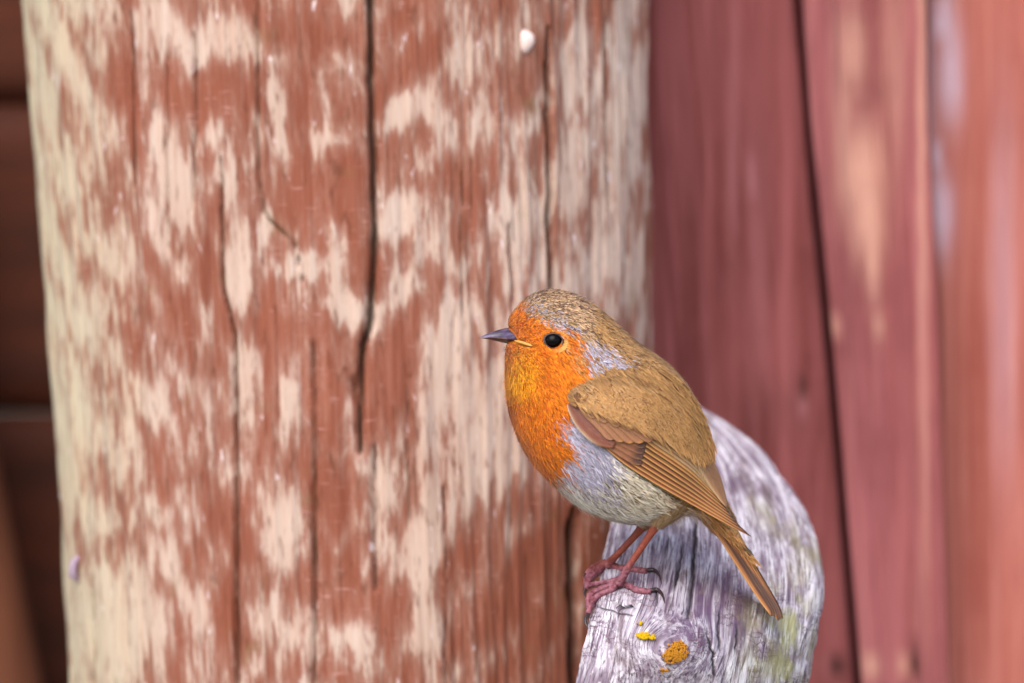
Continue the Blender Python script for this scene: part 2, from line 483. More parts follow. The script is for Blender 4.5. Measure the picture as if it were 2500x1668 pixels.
# ------------------------------------------------------------------ fence of upright boards, right of the post
def board_mesh(name, xl0, xr0, xl1, xr1, y0, th, z0, z1, yaw=0.0, seed=0, nx=26, nz=90, chamfer=.004, feats=None, kd=1.0):
    """upright board: left/right x at the bottom (0) and top (1), rounded arrises, gentle cupping"""
    zc = np.linspace(z0, z1, nz)
    fx = np.linspace(0, 1, nx)
    FX, ZZ = np.meshgrid(fx, zc)
    tz = (ZZ - z0) / (z1 - z0)
    XL = xl0 + (xl1 - xl0) * tz; XR = xr0 + (xr1 - xr0) * tz
    wob = (fbm(ZZ * 7 + seed * 9.1, ZZ * 0 + seed, 3, 8) - .5) * .004
    X = XL + (XR - XL) * FX + wob
    wdt = (xr0 - xl0)
    ed = np.minimum(FX, 1 - FX) * wdt
    Yf = y0 + np.where(ed < chamfer, (chamfer - ed) ** 2 / chamfer, 0) + .0018 * (fbm(FX * 5 + seed, ZZ * 6, 3, 21) - .5) * 2 \
        + .0012 * (fbm(FX * 40 + seed, ZZ * 12, 2, 22) - .5)
    Yf = Yf + (FX - .5) * wdt * math.tan(yaw)
    Yb = Yf * 0 + y0 + th + (FX - .5) * wdt * math.tan(yaw)
    V = np.concatenate([np.stack([X, Yf, ZZ], -1), np.stack([X, Yb, ZZ], -1)[:, ::-1]], 1)
    n2 = 2 * nx
    me = mesh_from(name, V.reshape(-1, 3), grid_faces(nz, n2, True))
    SX = np.concatenate([X, X[:, ::-1]], 1); SZ = np.concatenate([ZZ, ZZ], 1)
    attr_vec(me, 'surf', np.stack([SX, 0 * SX, SZ], -1).reshape(-1, 3))
    kk = (D + V[..., 1]) / D
    PXX = 1250 + V[..., 0] / (PX * kk); PYY = 834 - (V[..., 2] - Z0) / (PX * kk)
    pale = np.zeros_like(PXX); pit = np.zeros_like(PXX)
    for (x, y, rx, ry, s) in (feats or []):
        wx = PXX + 16 * (fbm(PXX / 18, PYY / 60, 3, 61) - .5); wy = PYY + 40 * (fbm(PXX / 22, PYY / 80, 3, 62) - .5)
        g = np.exp(-(np.abs((wx - x) / rx) ** 2.4 + np.abs((wy - y) / ry) ** 2.4) * .8)
        if s > 0: pale = np.maximum(pale, g * s)
        else: pit = np.maximum(pit, -g * s)
    attr_f(me, 'pale', pale.ravel()); attr_f(me, 'pit', pit.ravel())
    bm = bmesh.new(); bm.from_mesh(me); bm.verts.ensure_lookup_table()
    bm.faces.new([bm.verts[(nz - 1) * n2 + k] for k in range(n2)])
    bm.faces.new([bm.verts[k] for k in range(n2)][::-1])
    bm.to_mesh(me); bm.free()
    return me

FENCE_TOP = 1.70
FENCE = empty('board_fence', (W(2000, 834, .27).x + .2, .27, 0),
              'red-brown stained fence of upright boards beside the thick post', 'fence')
M_A = mat_board('dark_red_board', (112, 50, 46), (156, 84, 82), (182, 106, 104), 1, 1.0, (176, 110, 112))
M_B = mat_board('rose_red_board', (134, 68, 68), (180, 104, 104), (200, 130, 122), 1, 2.3, (222, 164, 142))
M_C = mat_board('warm_red_board', (164, 84, 70), (194, 114, 100), (218, 150, 132), .9, 3.1, (228, 200, 214))

def edge_x(px0, px1668, d, z):
    """x at height z of an edge that passes (px0, 0) and (px1668, 1668) at depth d"""
    k = (D + d) / D
    py = 834 - (z - Z0) / (PX * k)
    return (px0 + (px1668 - px0) * py / 1668 - 1250) * PX * k

def fence_board(l, r, d, mat, th=.018, yaw=0.0, seed=0, feats=None, z0=-.01, z1=FENCE_TOP, nx=26, chamfer=.004, nz=90):
    a0, a1 = edge_x(*l, d, z0), edge_x(*l, d, z1)
    b0, b1 = edge_x(*r, d, z0), edge_x(*r, d, z1)
    return link('board', board_mesh('board', a0, b0, a1, b1, d, th, z0, z1, yaw, seed, nx, nz, chamfer, feats), mat, FENCE)

dA, dB, dC = .235, .225, .262
fence_board((1380, 1500), (1938, 2078), dA, M_A, seed=1, nx=120, nz=240, chamfer=.003,
            feats=[(1790, 330, 12, 250, .6), (1838, 430, 14, 60, .8), (1880, 1000, 90, 60, -.25), (1960, 985, 16, 14, .9), (1962, 958, 16, 12, -.9), (1770, 680, 14, 14, .8),
                   (2046, 1622, 22, 12, -1), (2005, 1636, 18, 16, .5), (1850, 640, 26, 300, .35)])
fence_board((1966, 2112), (2268, 2322), dB, M_B, seed=2, nx=120, nz=240, chamfer=.011,
            feats=[(2080, 130, 34, 90, .7), (2060, 310, 26, 160, .55), (2105, 420, 52, 110, 1), (2118, 520, 38, 100, 1), (2132, 620, 17, 90, .95), (2180, 150, 30, 200, .35), (2250, 300, 9, 600, .7),  # the tall thin strips paint light caught along the right bevel
                   (2040, 790, 16, 20, .6), (2145, 790, 14, 40, .6), (2262, 1000, 7, 500, .35), (2125, 1625, 20, 20, .9), (2205, 1620, 18, 22, .6), (2235, 1610, 10, 40, -1), (2150, 200, 60, 10, -.2)])
fence_board((2258, 2290), (2660, 2700), dC, M_C, seed=3, nx=110, nz=220, chamfer=.006,
            feats=[(2300, 40, 30, 40, .8), (2320, 180, 28, 110, .7), (2285, 400, 14, 30, 1), (2292, 520, 30, 90, .75), (2270, 250, 10, 200, .6), (2450, 700, 30, 400, .25)])
# backing board added to block sky and keep the gap dark, and the rest of the run out to either side
fence_board((1790, 1910), (2150, 2280), .285, M_A, seed=4)
for i in range(5):
    x = 2636 + i * 310
    fence_board((x, x + 30), (x + 336, x + 366), .255 if i % 2 else .292, (M_C, M_B, M_A)[i % 3], seed=10 + i)
for i, z in enumerate((.32, 1.05, 1.5)):                                     # rails behind the boards
    x0 = W(1500, 834, .33).x; x1 = W(4250, 834, .33).x
    bm = bmesh.new()
    bmesh.ops.create_cube(bm, size=1)
    for v in bm.verts:
        v.co = ((x0 + x1) / 2 + v.co.x * (x1 - x0), .333 + v.co.y * .05, z + v.co.z * .07)
    bmesh.ops.bevel(bm, geom=list(bm.edges), offset=.004, segments=2, affect='EDGES')
    me = bpy.data.meshes.new('rail'); bm.to_mesh(me); bm.free()
    attr_vec(me, 'surf', np.array([(v.co.z, 0, v.co.x) for v in me.vertices]))
    link('rail', me, M_A, FENCE)

# ------------------------------------------------------------------ dark cross-boarded fence, left of the post
DARK = empty('dark_fence', (W(-300, 834, .55).x, .55, 0), 'fence of brown horizontal boards, deep shade put into their colour, seen past the pale edge of the post', 'fence')
M_D = mat_board('shade_brown_board', (64, 30, 18), (94, 44, 24), (104, 54, 28), .7, 5.0)  # board colours darkened to stand in for the shade of the recess
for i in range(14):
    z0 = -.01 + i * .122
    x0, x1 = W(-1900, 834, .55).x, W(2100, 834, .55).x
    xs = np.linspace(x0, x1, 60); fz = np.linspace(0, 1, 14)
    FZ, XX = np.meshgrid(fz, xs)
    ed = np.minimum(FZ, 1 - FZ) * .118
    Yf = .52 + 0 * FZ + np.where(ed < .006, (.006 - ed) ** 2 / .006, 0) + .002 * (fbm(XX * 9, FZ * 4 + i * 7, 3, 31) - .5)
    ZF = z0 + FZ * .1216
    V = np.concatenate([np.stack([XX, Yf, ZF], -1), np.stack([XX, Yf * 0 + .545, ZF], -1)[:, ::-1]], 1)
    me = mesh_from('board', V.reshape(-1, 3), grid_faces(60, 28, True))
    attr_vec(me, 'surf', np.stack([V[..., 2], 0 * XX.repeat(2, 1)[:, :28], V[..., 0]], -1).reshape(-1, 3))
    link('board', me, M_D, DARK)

# plank leaning in the corner
def plank():
    d = .46
    a = W(-20, 1080, d); b = W(118, 1668, d)
    dirv = (b - a) / (a.z - b.z)
    z_top = .86
    nz = 60; V = []
    wdt, th = .085, .022
    nx = 10
    zs = np.linspace(-.01, z_top, nz)
    for z in zs:
        xr = a.x + dirv.x * (a.z - z) + .004 * math.sin(z * 9)
        yb = d + (z - .75) * .06
        ring = []
        for k in range(nx):
            f = k / (nx - 1)
            e = min(f, 1 - f) * wdt
            ring.append((xr - wdt * (1 - f), yb + (max(0, .005 - e) ** 2 / .005), z))
        for k in range(nx - 1, -1, -1):
            ring.append((xr - wdt * (1 - k / (nx - 1)), yb + th, z))
        V += ring
    F = grid_faces(nz, 2 * nx, True).tolist()
    F.append([k for k in range(2 * nx)][::-1]); F.append([(nz - 1) * 2 * nx + k for k in range(2 * nx)])
    me = mesh_from('leaning_plank', V, F)
    attr_vec(me, 'surf', np.array([(v[0], 0, v[2]) for v in V]))
    link('leaning_plank', me, mat_board('plain_brown_plank', (96, 52, 32), (120, 70, 46), (132, 80, 54), .6, 6.0),
         label='plain brown plank leaning in front of the dark fence', cat='plank')
plank()

# ------------------------------------------------------------------ the weathered log the bird stands on
LROW = np.array([  # photo row, left px, right px, depth of the axis (m)
    (972, 1648, 1652, .134), (978, 1618, 1680, .134), (990, 1596, 1704, .132), (1010, 1575, 1740, .130), (1040, 1556, 1785, .126), (1080, 1540, 1838, .119),
    (1130, 1525, 1886, .110), (1200, 1508, 1938, .095), (1270, 1492, 1972, .078), (1340, 1476, 1995, .060), (1400, 1463, 2004, .042), (1450, 1452, 2006, .027),
    (1500, 1441, 2003, .016), (1560, 1427, 1995, .009), (1620, 1412, 1985, .006), (1668, 1402, 1977, .0055), (1800, 1372, 1950, .007), (2100, 1330, 1900, .012),
    (3000, 1300, 1870, .03), (6500, 1290, 1880, .05)], float)
def log_row(py):
    o = []
    for c in (1, 2, 3):
        o.append(np.interp(py, LROWD[:, 0], LROWD[:, c]))
    return o
LROWD = catmull(LROW, 900)
def log_sec(py):
    xl, xr, yc = log_row(py)
    a = (xr - xl) / 2
    s = a / 275.0
    b = .027 * np.minimum(s, 1.05); k = .022 * np.minimum(s, 1.05)
    return (xl + xr) / 2, a, yc, b, k
def log_front(px, py):
    """depth of the log's near face at a photograph pixel"""
    px = np.asarray(px, float); py = np.asarray(py, float)
    cx, a, yc, b, k = log_sec(py)
    f = np.clip((px - cx) / a, -.995, .995)
    return yc + f * k - b * np.sqrt(1 - f * f)

KNOT = (1640, 1575)
LOGCR = [([(1700, 1262), (1692, 1340), (1690, 1420), (1684, 1470), (1680, 1520)], 5, .0035), ([(1658, 1370), (1652, 1410), (1640, 1450)], 5, .003),
         ([(1665, 1320), (1660, 1370), (1657, 1400)], 3, .002), ([(1600, 1430), (1602, 1460), (1608, 1485)], 4, .002), ([(1630, 1300), (1620, 1360)], 3, .002),
         ([(1512, 1430), (1500, 1455)], 4, .0025), ([(1500, 1470), (1520, 1486), (1540, 1480), (1556, 1490)], 4, .003), ([(1760, 1480), (1752, 1540), (1760, 1600)], 3, .002),
         ([(1800, 1520), (1796, 1600)], 3, .0015), ([(1722, 1540), (1740, 1600), (1745, 1668)], 3, .002), ([(1445, 1480), (1520, 1500), (1560, 1504)], 2, .001)]
def build_log():
    rows = np.concatenate([972 + (1010 - 972) * np.linspace(0, 1, 14)[:-1] ** 1.6, np.linspace(1010, 1690, 330), np.linspace(1690, 2100, 40)[1:], np.linspace(2100, 6420, 40)[1:]])
    nf, nb = 330, 40
    th = np.concatenate([np.linspace(math.pi, 2 * math.pi, nf), np.linspace(0, math.pi, nb + 2)[1:-1]])
    TH, R = np.meshgrid(th, rows)
    cx, a, yc, b, k = log_sec(R)
    c, s = np.cos(TH), np.sin(TH)
    d = yc + c * k + b * s
    P = cx + a * c
    # relief: fibres, cracks, knot swelling
    fr = s < .05
    kx, ky = KNOT
    r = np.hypot((P - kx) / 1.25, R - ky)
    swell = .0035 * np.exp(-(r / 75) ** 2) - .0012 * np.exp(-(r / 22) ** 2)
    rel = swell + .0022 * (fbm(P / 60, R / 160, 3, 51) - .5) + .0010 * (fbm(P / 10, R / 60, 3, 52) - .5)
    rel += .0016 * (fbm(TH * 3, R / 120, 2, 55) - .5) * (R < 1500)
    crack = np.zeros_like(P)
    for poly, hw, depth in LOGCR:
        p = np.array(poly, float)
        if np.ptp(p[:, 1]) > np.ptp(p[:, 0]):
            q = np.abs(P - np.interp(R, p[:, 1], p[:, 0]) + 6 * (fbm(R / 14, R * 0, 2, 71) - .5)); t0, t1, tt = p[0, 1], p[-1, 1], R
        else:
            q = np.abs(R - np.interp(P, p[:, 0], p[:, 1]) + 6 * (fbm(P / 14, P * 0, 2, 71) - .5)); t0, t1, tt = p[0, 0], p[-1, 0], P
        fade = np.clip((tt - t0) / 22, 0, 1) * np.clip((t1 - tt) / 22, 0, 1)
        g = np.exp(-(q / hw) ** 2) * fade * fr
        rel -= g * depth; crack = np.maximum(crack, g)
    # outward normal in the horizontal plane
    nx = c * b - 0 * c; ny = s * a * PX - c * 0
    nl = np.hypot(nx, ny) + 1e-9
    kk = (D + d) / D
    X = (P - 1250) * PX * kk + nx / nl * rel; Y = d + ny / nl * rel; Z = Z0 + (834 - R) * PX * kk
    # grain coordinate: fibres run up the log and part round the knot
    dx, dy = P - kx, R - ky
    push = np.exp(-(np.hypot(dx / 1.3, dy) / 62) ** 2)
    ring = np.hypot(dx / 1.5, dy)
    ax = (P - cx) / np.maximum(a, 40) * 275
    gcoord = ax - .72 * push * dx + np.exp(-(np.hypot(dx / 1.6, dy) / 26) ** 2) * ring * .8
    gal = R * (1 - .35 * push)
    mossy = np.clip((P - 1760) / 200, 0, 1) * np.clip((R - 1330) / 170, 0, 1) * np.clip((2010 - P) / 70, 0, 1) + .5 * np.clip((P - 1780) / 60, 0, 1) * np.clip(1 - np.abs(R - 1200 - (P - 1800) * .8) / 60, 0, 1)
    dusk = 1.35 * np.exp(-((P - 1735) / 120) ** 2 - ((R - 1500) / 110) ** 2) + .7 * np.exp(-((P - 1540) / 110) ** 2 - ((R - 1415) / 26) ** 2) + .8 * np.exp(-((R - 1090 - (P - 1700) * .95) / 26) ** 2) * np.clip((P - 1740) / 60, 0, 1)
    clean = np.clip((R - 1330) / 150, 0, 1)
    me = mesh_from('log', np.stack([X, Y, Z], -1).reshape(-1, 3), grid_faces(len(rows), len(th), True))
    attr_vec(me, 'grain', np.stack([gcoord, P, gal], -1).reshape(-1, 3) * PX)
    attr_vec(me, 'surf', np.stack([P, R, 0 * P], -1).reshape(-1, 3) * PX)
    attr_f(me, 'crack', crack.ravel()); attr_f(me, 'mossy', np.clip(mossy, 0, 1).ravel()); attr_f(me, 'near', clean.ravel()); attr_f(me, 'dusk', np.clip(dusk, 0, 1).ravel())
    bm = bmesh.new(); bm.from_mesh(me); bm.verts.ensure_lookup_table()
    bm.faces.new([bm.verts[i] for i in range(len(th))]); bm.to_mesh(me); bm.free()
    return me

def mat_log():
    t = NT('weathered_grey_wood')
    x, p, z = t.sep(t.attr('grain'))
    s = t.attr('surf')
    fine = t.noise(t.comb(t.math('MULTIPLY', x, 1500), 0, t.math('MULTIPLY', z, 150)), 1, 4, .65, .6)
    mid = t.noise(t.comb(t.math('MULTIPLY', x, 420), 2, t.math('MULTIPLY', z, 60)), 1, 4, .6, .8)
    big = t.noise(t.vmul(s, (60, 45, 1)), 1, 3, .55, .3)
    spot = t.noise(t.vmul(s, (420, 260, 1)), 1, 3, .6)
    c = t.mix(t.ramp(mid, .34, .64), alb(156, 136, 152), alb(250, 242, 248))
    c = t.mix(t.ramp(big, .46, .66, 0, .78), c, alb(128, 106, 122))
    c = t.mix(t.ramp(spot, .56, .68, 0, .6), c, alb(255, 250, 252))
    blot = t.noise(t.vmul(s, (130, 75, 1)), 1, 4, .6, .6)
    c = t.mix(t.ramp(blot, .52, .68, 0, .75), c, alb(116, 92, 92))
    c = t.mix(t.ramp(fine, .47, .64, 0, .9), c, alb(74, 52, 72))
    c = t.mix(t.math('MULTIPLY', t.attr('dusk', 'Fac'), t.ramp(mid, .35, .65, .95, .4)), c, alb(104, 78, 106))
    c = t.mix(t.ramp(spot, .30, .42, .35, 0), c, alb(150, 128, 100))
    # hair-fine checks near the knot
    v = t.vor(t.vadd(t.vmul(s, (330, 520, 1)), t.vmul(t.comb(fine, mid, 0), (2.0, 2.0, 0))), 1)
    net = t.math('MULTIPLY', t.ramp(v, .02, .07, .75, 0), t.ramp(t.noise(t.vmul(s, (90, 90, 1)), 1, 2), .48, .6))
    c = t.mix(t.math('MULTIPLY', net, t.attr('near', 'Fac')), c, alb(92, 52, 70))
    mo = t.math('MULTIPLY', t.attr('mossy', 'Fac'), t.ramp(t.noise(t.vmul(s, (170, 90, 1)), 1, 3), .36, .62))
    c = t.mix(t.math('MULTIPLY', mo, .85), c, alb(176, 172, 104))
    c = t.mix(t.math('MULTIPLY', t.attr('crack', 'Fac'), .95), c, alb(44, 36, 46))
    t.bump(t.math('SUBTRACT', t.math('MULTIPLY', mid, .6), t.math('ADD', t.math('MULTIPLY', fine, .8), t.math('MULTIPLY', net, .6))), .55, .0008)
    return t.out(c, .7, .3)

LOG = empty('weathered_log', (W(1600, 834, .05).x, .05, 0), 'silvery lavender-grey weathered log with a rounded end under the perched robin', 'log')
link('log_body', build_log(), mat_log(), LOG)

# crusts of yellow lichen on the log
def lichen(cx, cy, rx, ry, n, seed, mat):
    r = np.random.default_rng(seed)
    V, F = [], []
    for i in range(n):
        an = r.uniform(0, 2 * math.pi); q = math.sqrt(r.uniform(0, 1))
        px, py = cx + rx * q * math.cos(an), cy + ry * q * math.sin(an)
        d = float(log_front(px, py)) - .0010
        rel = .0035 * math.exp(-(math.hypot((px - KNOT[0]) / 1.25, py - KNOT[1]) / 75) ** 2)
        c = np.array(W(px, py, d - rel * .95 - .0002))
        rad = r.uniform(2.2, 5) * PX * (1.15 - .5 * q)
        b = len(V); seg = 7
        V.append(c + np.array([0, -rad * .35, rad * .12]))
        for k in range(seg):
            a2 = 2 * math.pi * k / seg + r.uniform(-.3, .3)
            V.append(c + np.array([rad * math.cos(a2), rad * r.uniform(0, .35), rad * math.sin(a2)]))
        for k in range(seg):
            a2 = 2 * math.pi * k / seg
            V.append(c + np.array([rad * .8 * math.cos(a2), .0022, rad * .8 * math.sin(a2)]))
        for k in range(seg):
            k2 = (k + 1) % seg
            F.append([b, b + 1 + k2, b + 1 + k]); F.append([b + 1 + k, b + 1 + k2, b + 1 + seg + k2, b + 1 + seg + k])
    return link('lichen', mesh_from('lichen', V, F), mat, LOG)
M_Y = flat_mat('yellow_lichen', (228, 190, 20), .9, .1, 0, 900, (170, 120, 20))
M_O = flat_mat('orange_lichen', (214, 150, 40), .9, .1, 0, 600, (160, 92, 40))
lichen(1570, 1552, 17, 8, 60, 1, M_Y)
lichen(1594, 1556, 10, 6, 18, 11, M_Y)
lichen(1654, 1590, 26, 26, 190, 2, M_O)
lichen(1640, 1604, 22, 18, 90, 3, M_O)
lichen(1620, 1638, 12, 5, 7, 4, M_O)
lichen(1562, 1522, 9, 4, 6, 5, M_Y)

# ------------------------------------------------------------------ the robin
# worked out in photograph px: x to the right, y away from the camera (px), p down; B() turns it into metres
def B(a):
    a = np.asarray(a, float)
    d = a[..., 1] * PX
    k = (D + d) / D
    return np.stack([(a[..., 0] - 1250) * PX * k, d, Z0 + (834 - a[..., 2]) * PX * k], -1)

SECT = np.array([  # back x, back y, breast x, breast y, half width
    (1243, 806, 1240, 838, 8), (1243, 786, 1237, 858, 17), (1260, 757, 1237, 888, 31), (1303, 722, 1238, 935, 64), (1358, 711, 1243, 985, 97), (1425, 732, 1255, 1032, 122),
    (1490, 780, 1275, 1080, 142), (1552, 836, 1304, 1127, 165), (1622, 884, 1350, 1177, 182), (1675, 941, 1410, 1228, 186), (1713, 1012, 1482, 1262, 172),
    (1733, 1090, 1560, 1276, 140), (1744, 1150, 1632, 1266, 98), (1764, 1208, 1690, 1250, 62), (1790, 1262, 1738, 1290, 40), (1814, 1306, 1782, 1326, 28), (1838, 1350, 1818, 1360, 14)], float)
SD = catmull(SECT, 1200)
UT = np.linspace(0, 1, 1200)
def loft(u, v, inset=0.0):
    u = np.clip(u, 0, 1)
    q = [np.interp(u, UT, SD[:, c]) for c in range(5)]
    cx, cp = (q[0] + q[2]) / 2, (q[1] + q[3]) / 2
    hx, hp = (q[0] - q[2]) / 2, (q[1] - q[3]) / 2
    c, s = np.cos(v), np.sin(v)
    h = np.hypot(hx, hp) + 1e-9
    f = (h - inset) / h
    return np.stack([cx + hx * f * c, -(q[4] - inset) * np.sign(s) * np.abs(s) ** .88, cp + hp * f * c], -1)
def loft_frame(u, v):
    e = 2e-3
    p = loft(u, v)
    pu = (loft(np.minimum(u + e, 1), v) - loft(np.maximum(u - e, 0), v)) / (np.minimum(u + e, 1) - np.maximum(u - e, 0))[..., None]
    pv = (loft(u, v + e) - loft(u, v - e)) / (2 * e)
    n = np.cross(pu, pv)
    n /= np.linalg.norm(n, axis=-1, keepdims=True) + 1e-9
    q = loft(np.full_like(u, 0) + u, v)
    ctr = np.stack([np.interp(u, UT, (SD[:, 0] + SD[:, 2]) / 2), 0 * u, np.interp(u, UT, (SD[:, 1] + SD[:, 3]) / 2)], -1)
    sg = np.sign(((p - ctr) * n).sum(-1, keepdims=True))
    return p, pu, pv, n * sg

# depth of the near flank at any photo px, for laying the wing over it
_gu, _gv = np.meshgrid(np.linspace(0, 1, 400), np.linspace(.02, math.pi - .02, 260))
_gp = loft(_gu.ravel(), _gv.ravel())
CELL = 8
_nx, _np = 100, 100
_tab = np.zeros((_nx, _np))
_ix = np.clip(((_gp[:, 0] - 1150) / CELL).astype(int), 0, _nx - 1); _ip = np.clip(((_gp[:, 2] - 680) / CELL).astype(int), 0, _np - 1)
np.maximum.at(_tab, (_ix, _ip), -_gp[:, 1])
def body_y(x, p):
    fx = np.clip((x - 1150) / CELL - .5, 0, _nx - 1.001); fp = np.clip((p - 680) / CELL - .5, 0, _np - 1.001)
    i, j = fx.astype(int), fp.astype(int); a, b = fx - i, fp - j
    return (_tab[i, j] * (1 - a) + _tab[i + 1, j] * a) * (1 - b) + (_tab[i, j + 1] * (1 - a) + _tab[i + 1, j + 1] * a) * b

WC = np.array([(1385, 965, 152), (1440, 930, 160), (1420, 1040, 176), (1500, 1000, 196), (1500, 1100, 192), (1600, 930, 150), (1600, 1060, 190), (1600, 1175, 178),
               (1690, 1000, 112), (1720, 1080, 90), (1680, 1140, 152), (1690, 1230, 142), (1745, 1170, 84), (1770, 1265, 104), (1790, 1230, 62), (1832, 1306, 66), (1350, 1000, 140), (1860, 1340, 50)], float)
def _tps(a, b):
    r2 = ((a[:, None, :2] - b[None, :, :2]) ** 2).sum(-1) / 1e4 + 1e-9
    return r2 * np.log(r2)
_n = len(WC)
_A = np.zeros((_n + 3, _n + 3)); _A[:_n, :_n] = _tps(WC, WC) + np.eye(_n) * .02
_A[:_n, _n] = 1; _A[:_n, _n + 1:] = WC[:, :2] / 1e3; _A[_n:, :_n] = _A[:_n, _n:].T
_w = np.linalg.solve(_A, np.concatenate([WC[:, 2], np.zeros(3)]))
def wing_y(x, p):
    x = np.asarray(x, float); p = np.asarray(p, float)
    q = np.stack([x.ravel(), p.ravel()], -1)
    r = _tps(q, WC) @ _w[:_n] + _w[_n] + q @ _w[_n + 1:] / 1e3
    return np.maximum(r, body_y(q[:, 0], q[:, 1]) + 5).reshape(x.shape)

# plumage zones, as outlines in profile (the same on both sides of the bird)
Z_ORANGE = [(1215, 805), (1243, 774), (1258, 757), (1270, 770), (1290, 778), (1305, 789), (1330, 789), (1352, 795), (1378, 802), (1392, 815), (1397, 835), (1410, 858), (1422, 885),
            (1436, 918), (1432, 930), (1405, 936), (1388, 958), (1372, 985), (1362, 1010), (1358, 1035), (1376, 1065), (1370, 1090), (1350, 1115), (1342, 1130), (1330, 1152), (1300, 1160), (1190, 1000), (1190, 850)]
Z_NECK = [(1392, 815), (1440, 822), (1480, 838), (1512, 866), (1500, 890), (1462, 925), (1436, 930), (1424, 890), (1412, 858), (1397, 835)]
Z_BROW = [(1258, 757), (1290, 742), (1330, 752), (1370, 775), (1405, 797), (1440, 815), (1420, 830), (1385, 808), (1350, 794), (1300, 786), (1270, 770)]
Z_SIDE = [(1432, 928), (1400, 940), (1382, 965), (1392, 1005), (1430, 1055), (1470, 1090), (1470, 1120), (1420, 1150), (1360, 1150), (1335, 1150), (1345, 1118), (1376, 1065), (1358, 1035), (1370, 985)]
Z_CHEEK = [(1370, 815), (1400, 835), (1412, 858), (1424, 890), (1390, 890), (1372, 862)]
C_ORANGE, C_YEL, C_DEEP = alb(230, 120, 10), alb(246, 168, 20), alb(206, 92, 6)
C_GREY, C_BROWN, C_DARK = alb(196, 188, 206), alb(190, 140, 84), alb(112, 74, 44)
C_TAN, C_CREAM, C_BUFF, C_VENT = alb(196, 156, 104), alb(252, 246, 230), alb(234, 214, 184), alb(214, 150, 84)
def plumage(x, p, jit=7.0, seed=3):
    r = np.random.default_rng(seed)
    n = len(x)
    jx = x + r.normal(0, jit, n); jp = p + r.normal(0, jit, n)
    t = r.uniform(0, 1, n)[:, None]
    low = (jp - 1000) - (jx - 1390) * .775            # > 0 below the wing line
    col = C_BROWN * (1 - t * .5) + C_TAN * t * .5
    crown = (jp < 800) & (jx < 1420)
    col = np.where(crown[:, None], C_TAN * .85 + C_BROWN * .2 + C_GREY * .14, col)
    dk = crown & (r.uniform(0, 1, n) < .42)
    col = np.where(dk[:, None], alb(104, 74, 62), col)
    dk = ~crown & (r.uniform(0, 1, n) < .16)
    col = np.where(dk[:, None], C_DARK, col)
    bel = (low > 0) | ((jx > 1650) & (jp > 1188 + .78 * (jx - 1650)))
    edge = np.clip((jp - np.interp(jx, [1300, 1360, 1440, 1540, 1640], [1128, 1178, 1240, 1270, 1285]) + 46) / 40, 0, 1)[:, None]
    flank = C_BUFF * (1 - t * .5) + C_CREAM * t * .5
    flank = np.where(((jx < 1470) & (t[:, 0] < .6))[:, None], C_GREY * .95, flank)
    belly = flank * (1 - edge) + C_CREAM * edge
    vent = np.clip((jx - 1570) / 110, 0, 1)[:, None] * 1.2
    belly = belly * (1 - vent * .8) + C_VENT * vent * .8
    col = np.where(bel[:, None], belly, col)
    dk = bel & (r.uniform(0, 1, n) < .16) & (jx > 1380)
    col = np.where(dk[:, None], alb(120, 98, 74), col)
    col = np.where(in_poly(jx, jp, Z_BROW)[:, None], np.where(t < .5, C_TAN * .85, np.where(t < .72, alb(112, 84, 78), C_GREY * .85)), col)
    col = np.where(in_poly(jx, jp, Z_NECK)[:, None], np.where(t < .22, C_BROWN * .7, C_GREY * (.72 + .28 * t)), col)
    col = np.where(in_poly(jx, jp, Z_SIDE)[:, None], C_GREY * (.72 + .35 * t), col)
    o = in_poly(jx, jp, Z_ORANGE)
    yel = np.clip(1 - np.hypot((jx - 1262) / 50, (jp - 905) / 80), 0, 1)[:, None] * 1.3 + .22 * t
    oc = C_ORANGE * (1 - np.clip(yel, 0, 1)) + C_YEL * np.clip(yel, 0, 1)
    oc = np.where(t > .78, C_DEEP, oc)
    oc = np.where((in_poly(jx, jp, Z_CHEEK) & (t[:, 0] < .55))[:, None], C_BROWN, oc)
    col = np.where(o[:, None], oc, col)
    return col

ROBIN = empty('robin', tuple(B((1520, 15, 1420))), 'European robin with orange face and breast perched on the grey log', 'bird')

def feather_mat(name, rough=.72, spec=.18, bumpy=True):
    t = NT(name)
    c = t.attr('Col', 'Color')
    t.b.inputs['Sheen Weight'].default_value = .12
    t.b.inputs['Sheen Roughness'].default_value = .5
    return t.out(c, rough, spec)
M_PLUME = feather_mat('plumage_barbs')

def mat_vane():
    t = NT('feather_vane')
    a, c, l = t.sep(t.attr('fv'))
    n = t.noise(t.comb(t.math('ADD', t.math('MULTIPLY', a, 60), t.math('MULTIPLY', t.math('ABSOLUTE', c), -7)), t.math('MULTIPLY', c, 1.5), l), 1, 2)
    n2 = t.noise(t.comb(t.math('MULTIPLY', a, 7), t.math('MULTIPLY', c, 9), l), 1, 2)
    col = t.mix(t.ramp(n, .3, .7, .0, .30), t.attr('Col', 'Color'), alb(92, 54, 34))
    col = t.mix(t.ramp(n2, .5, .75, 0, .22), col, alb(214, 166, 120))
    t.bump(n, .3, .0003)
    t.b.inputs['Sheen Weight'].default_value = .1
    return t.out(col, .55, .3)
M_VANE = mat_vane()

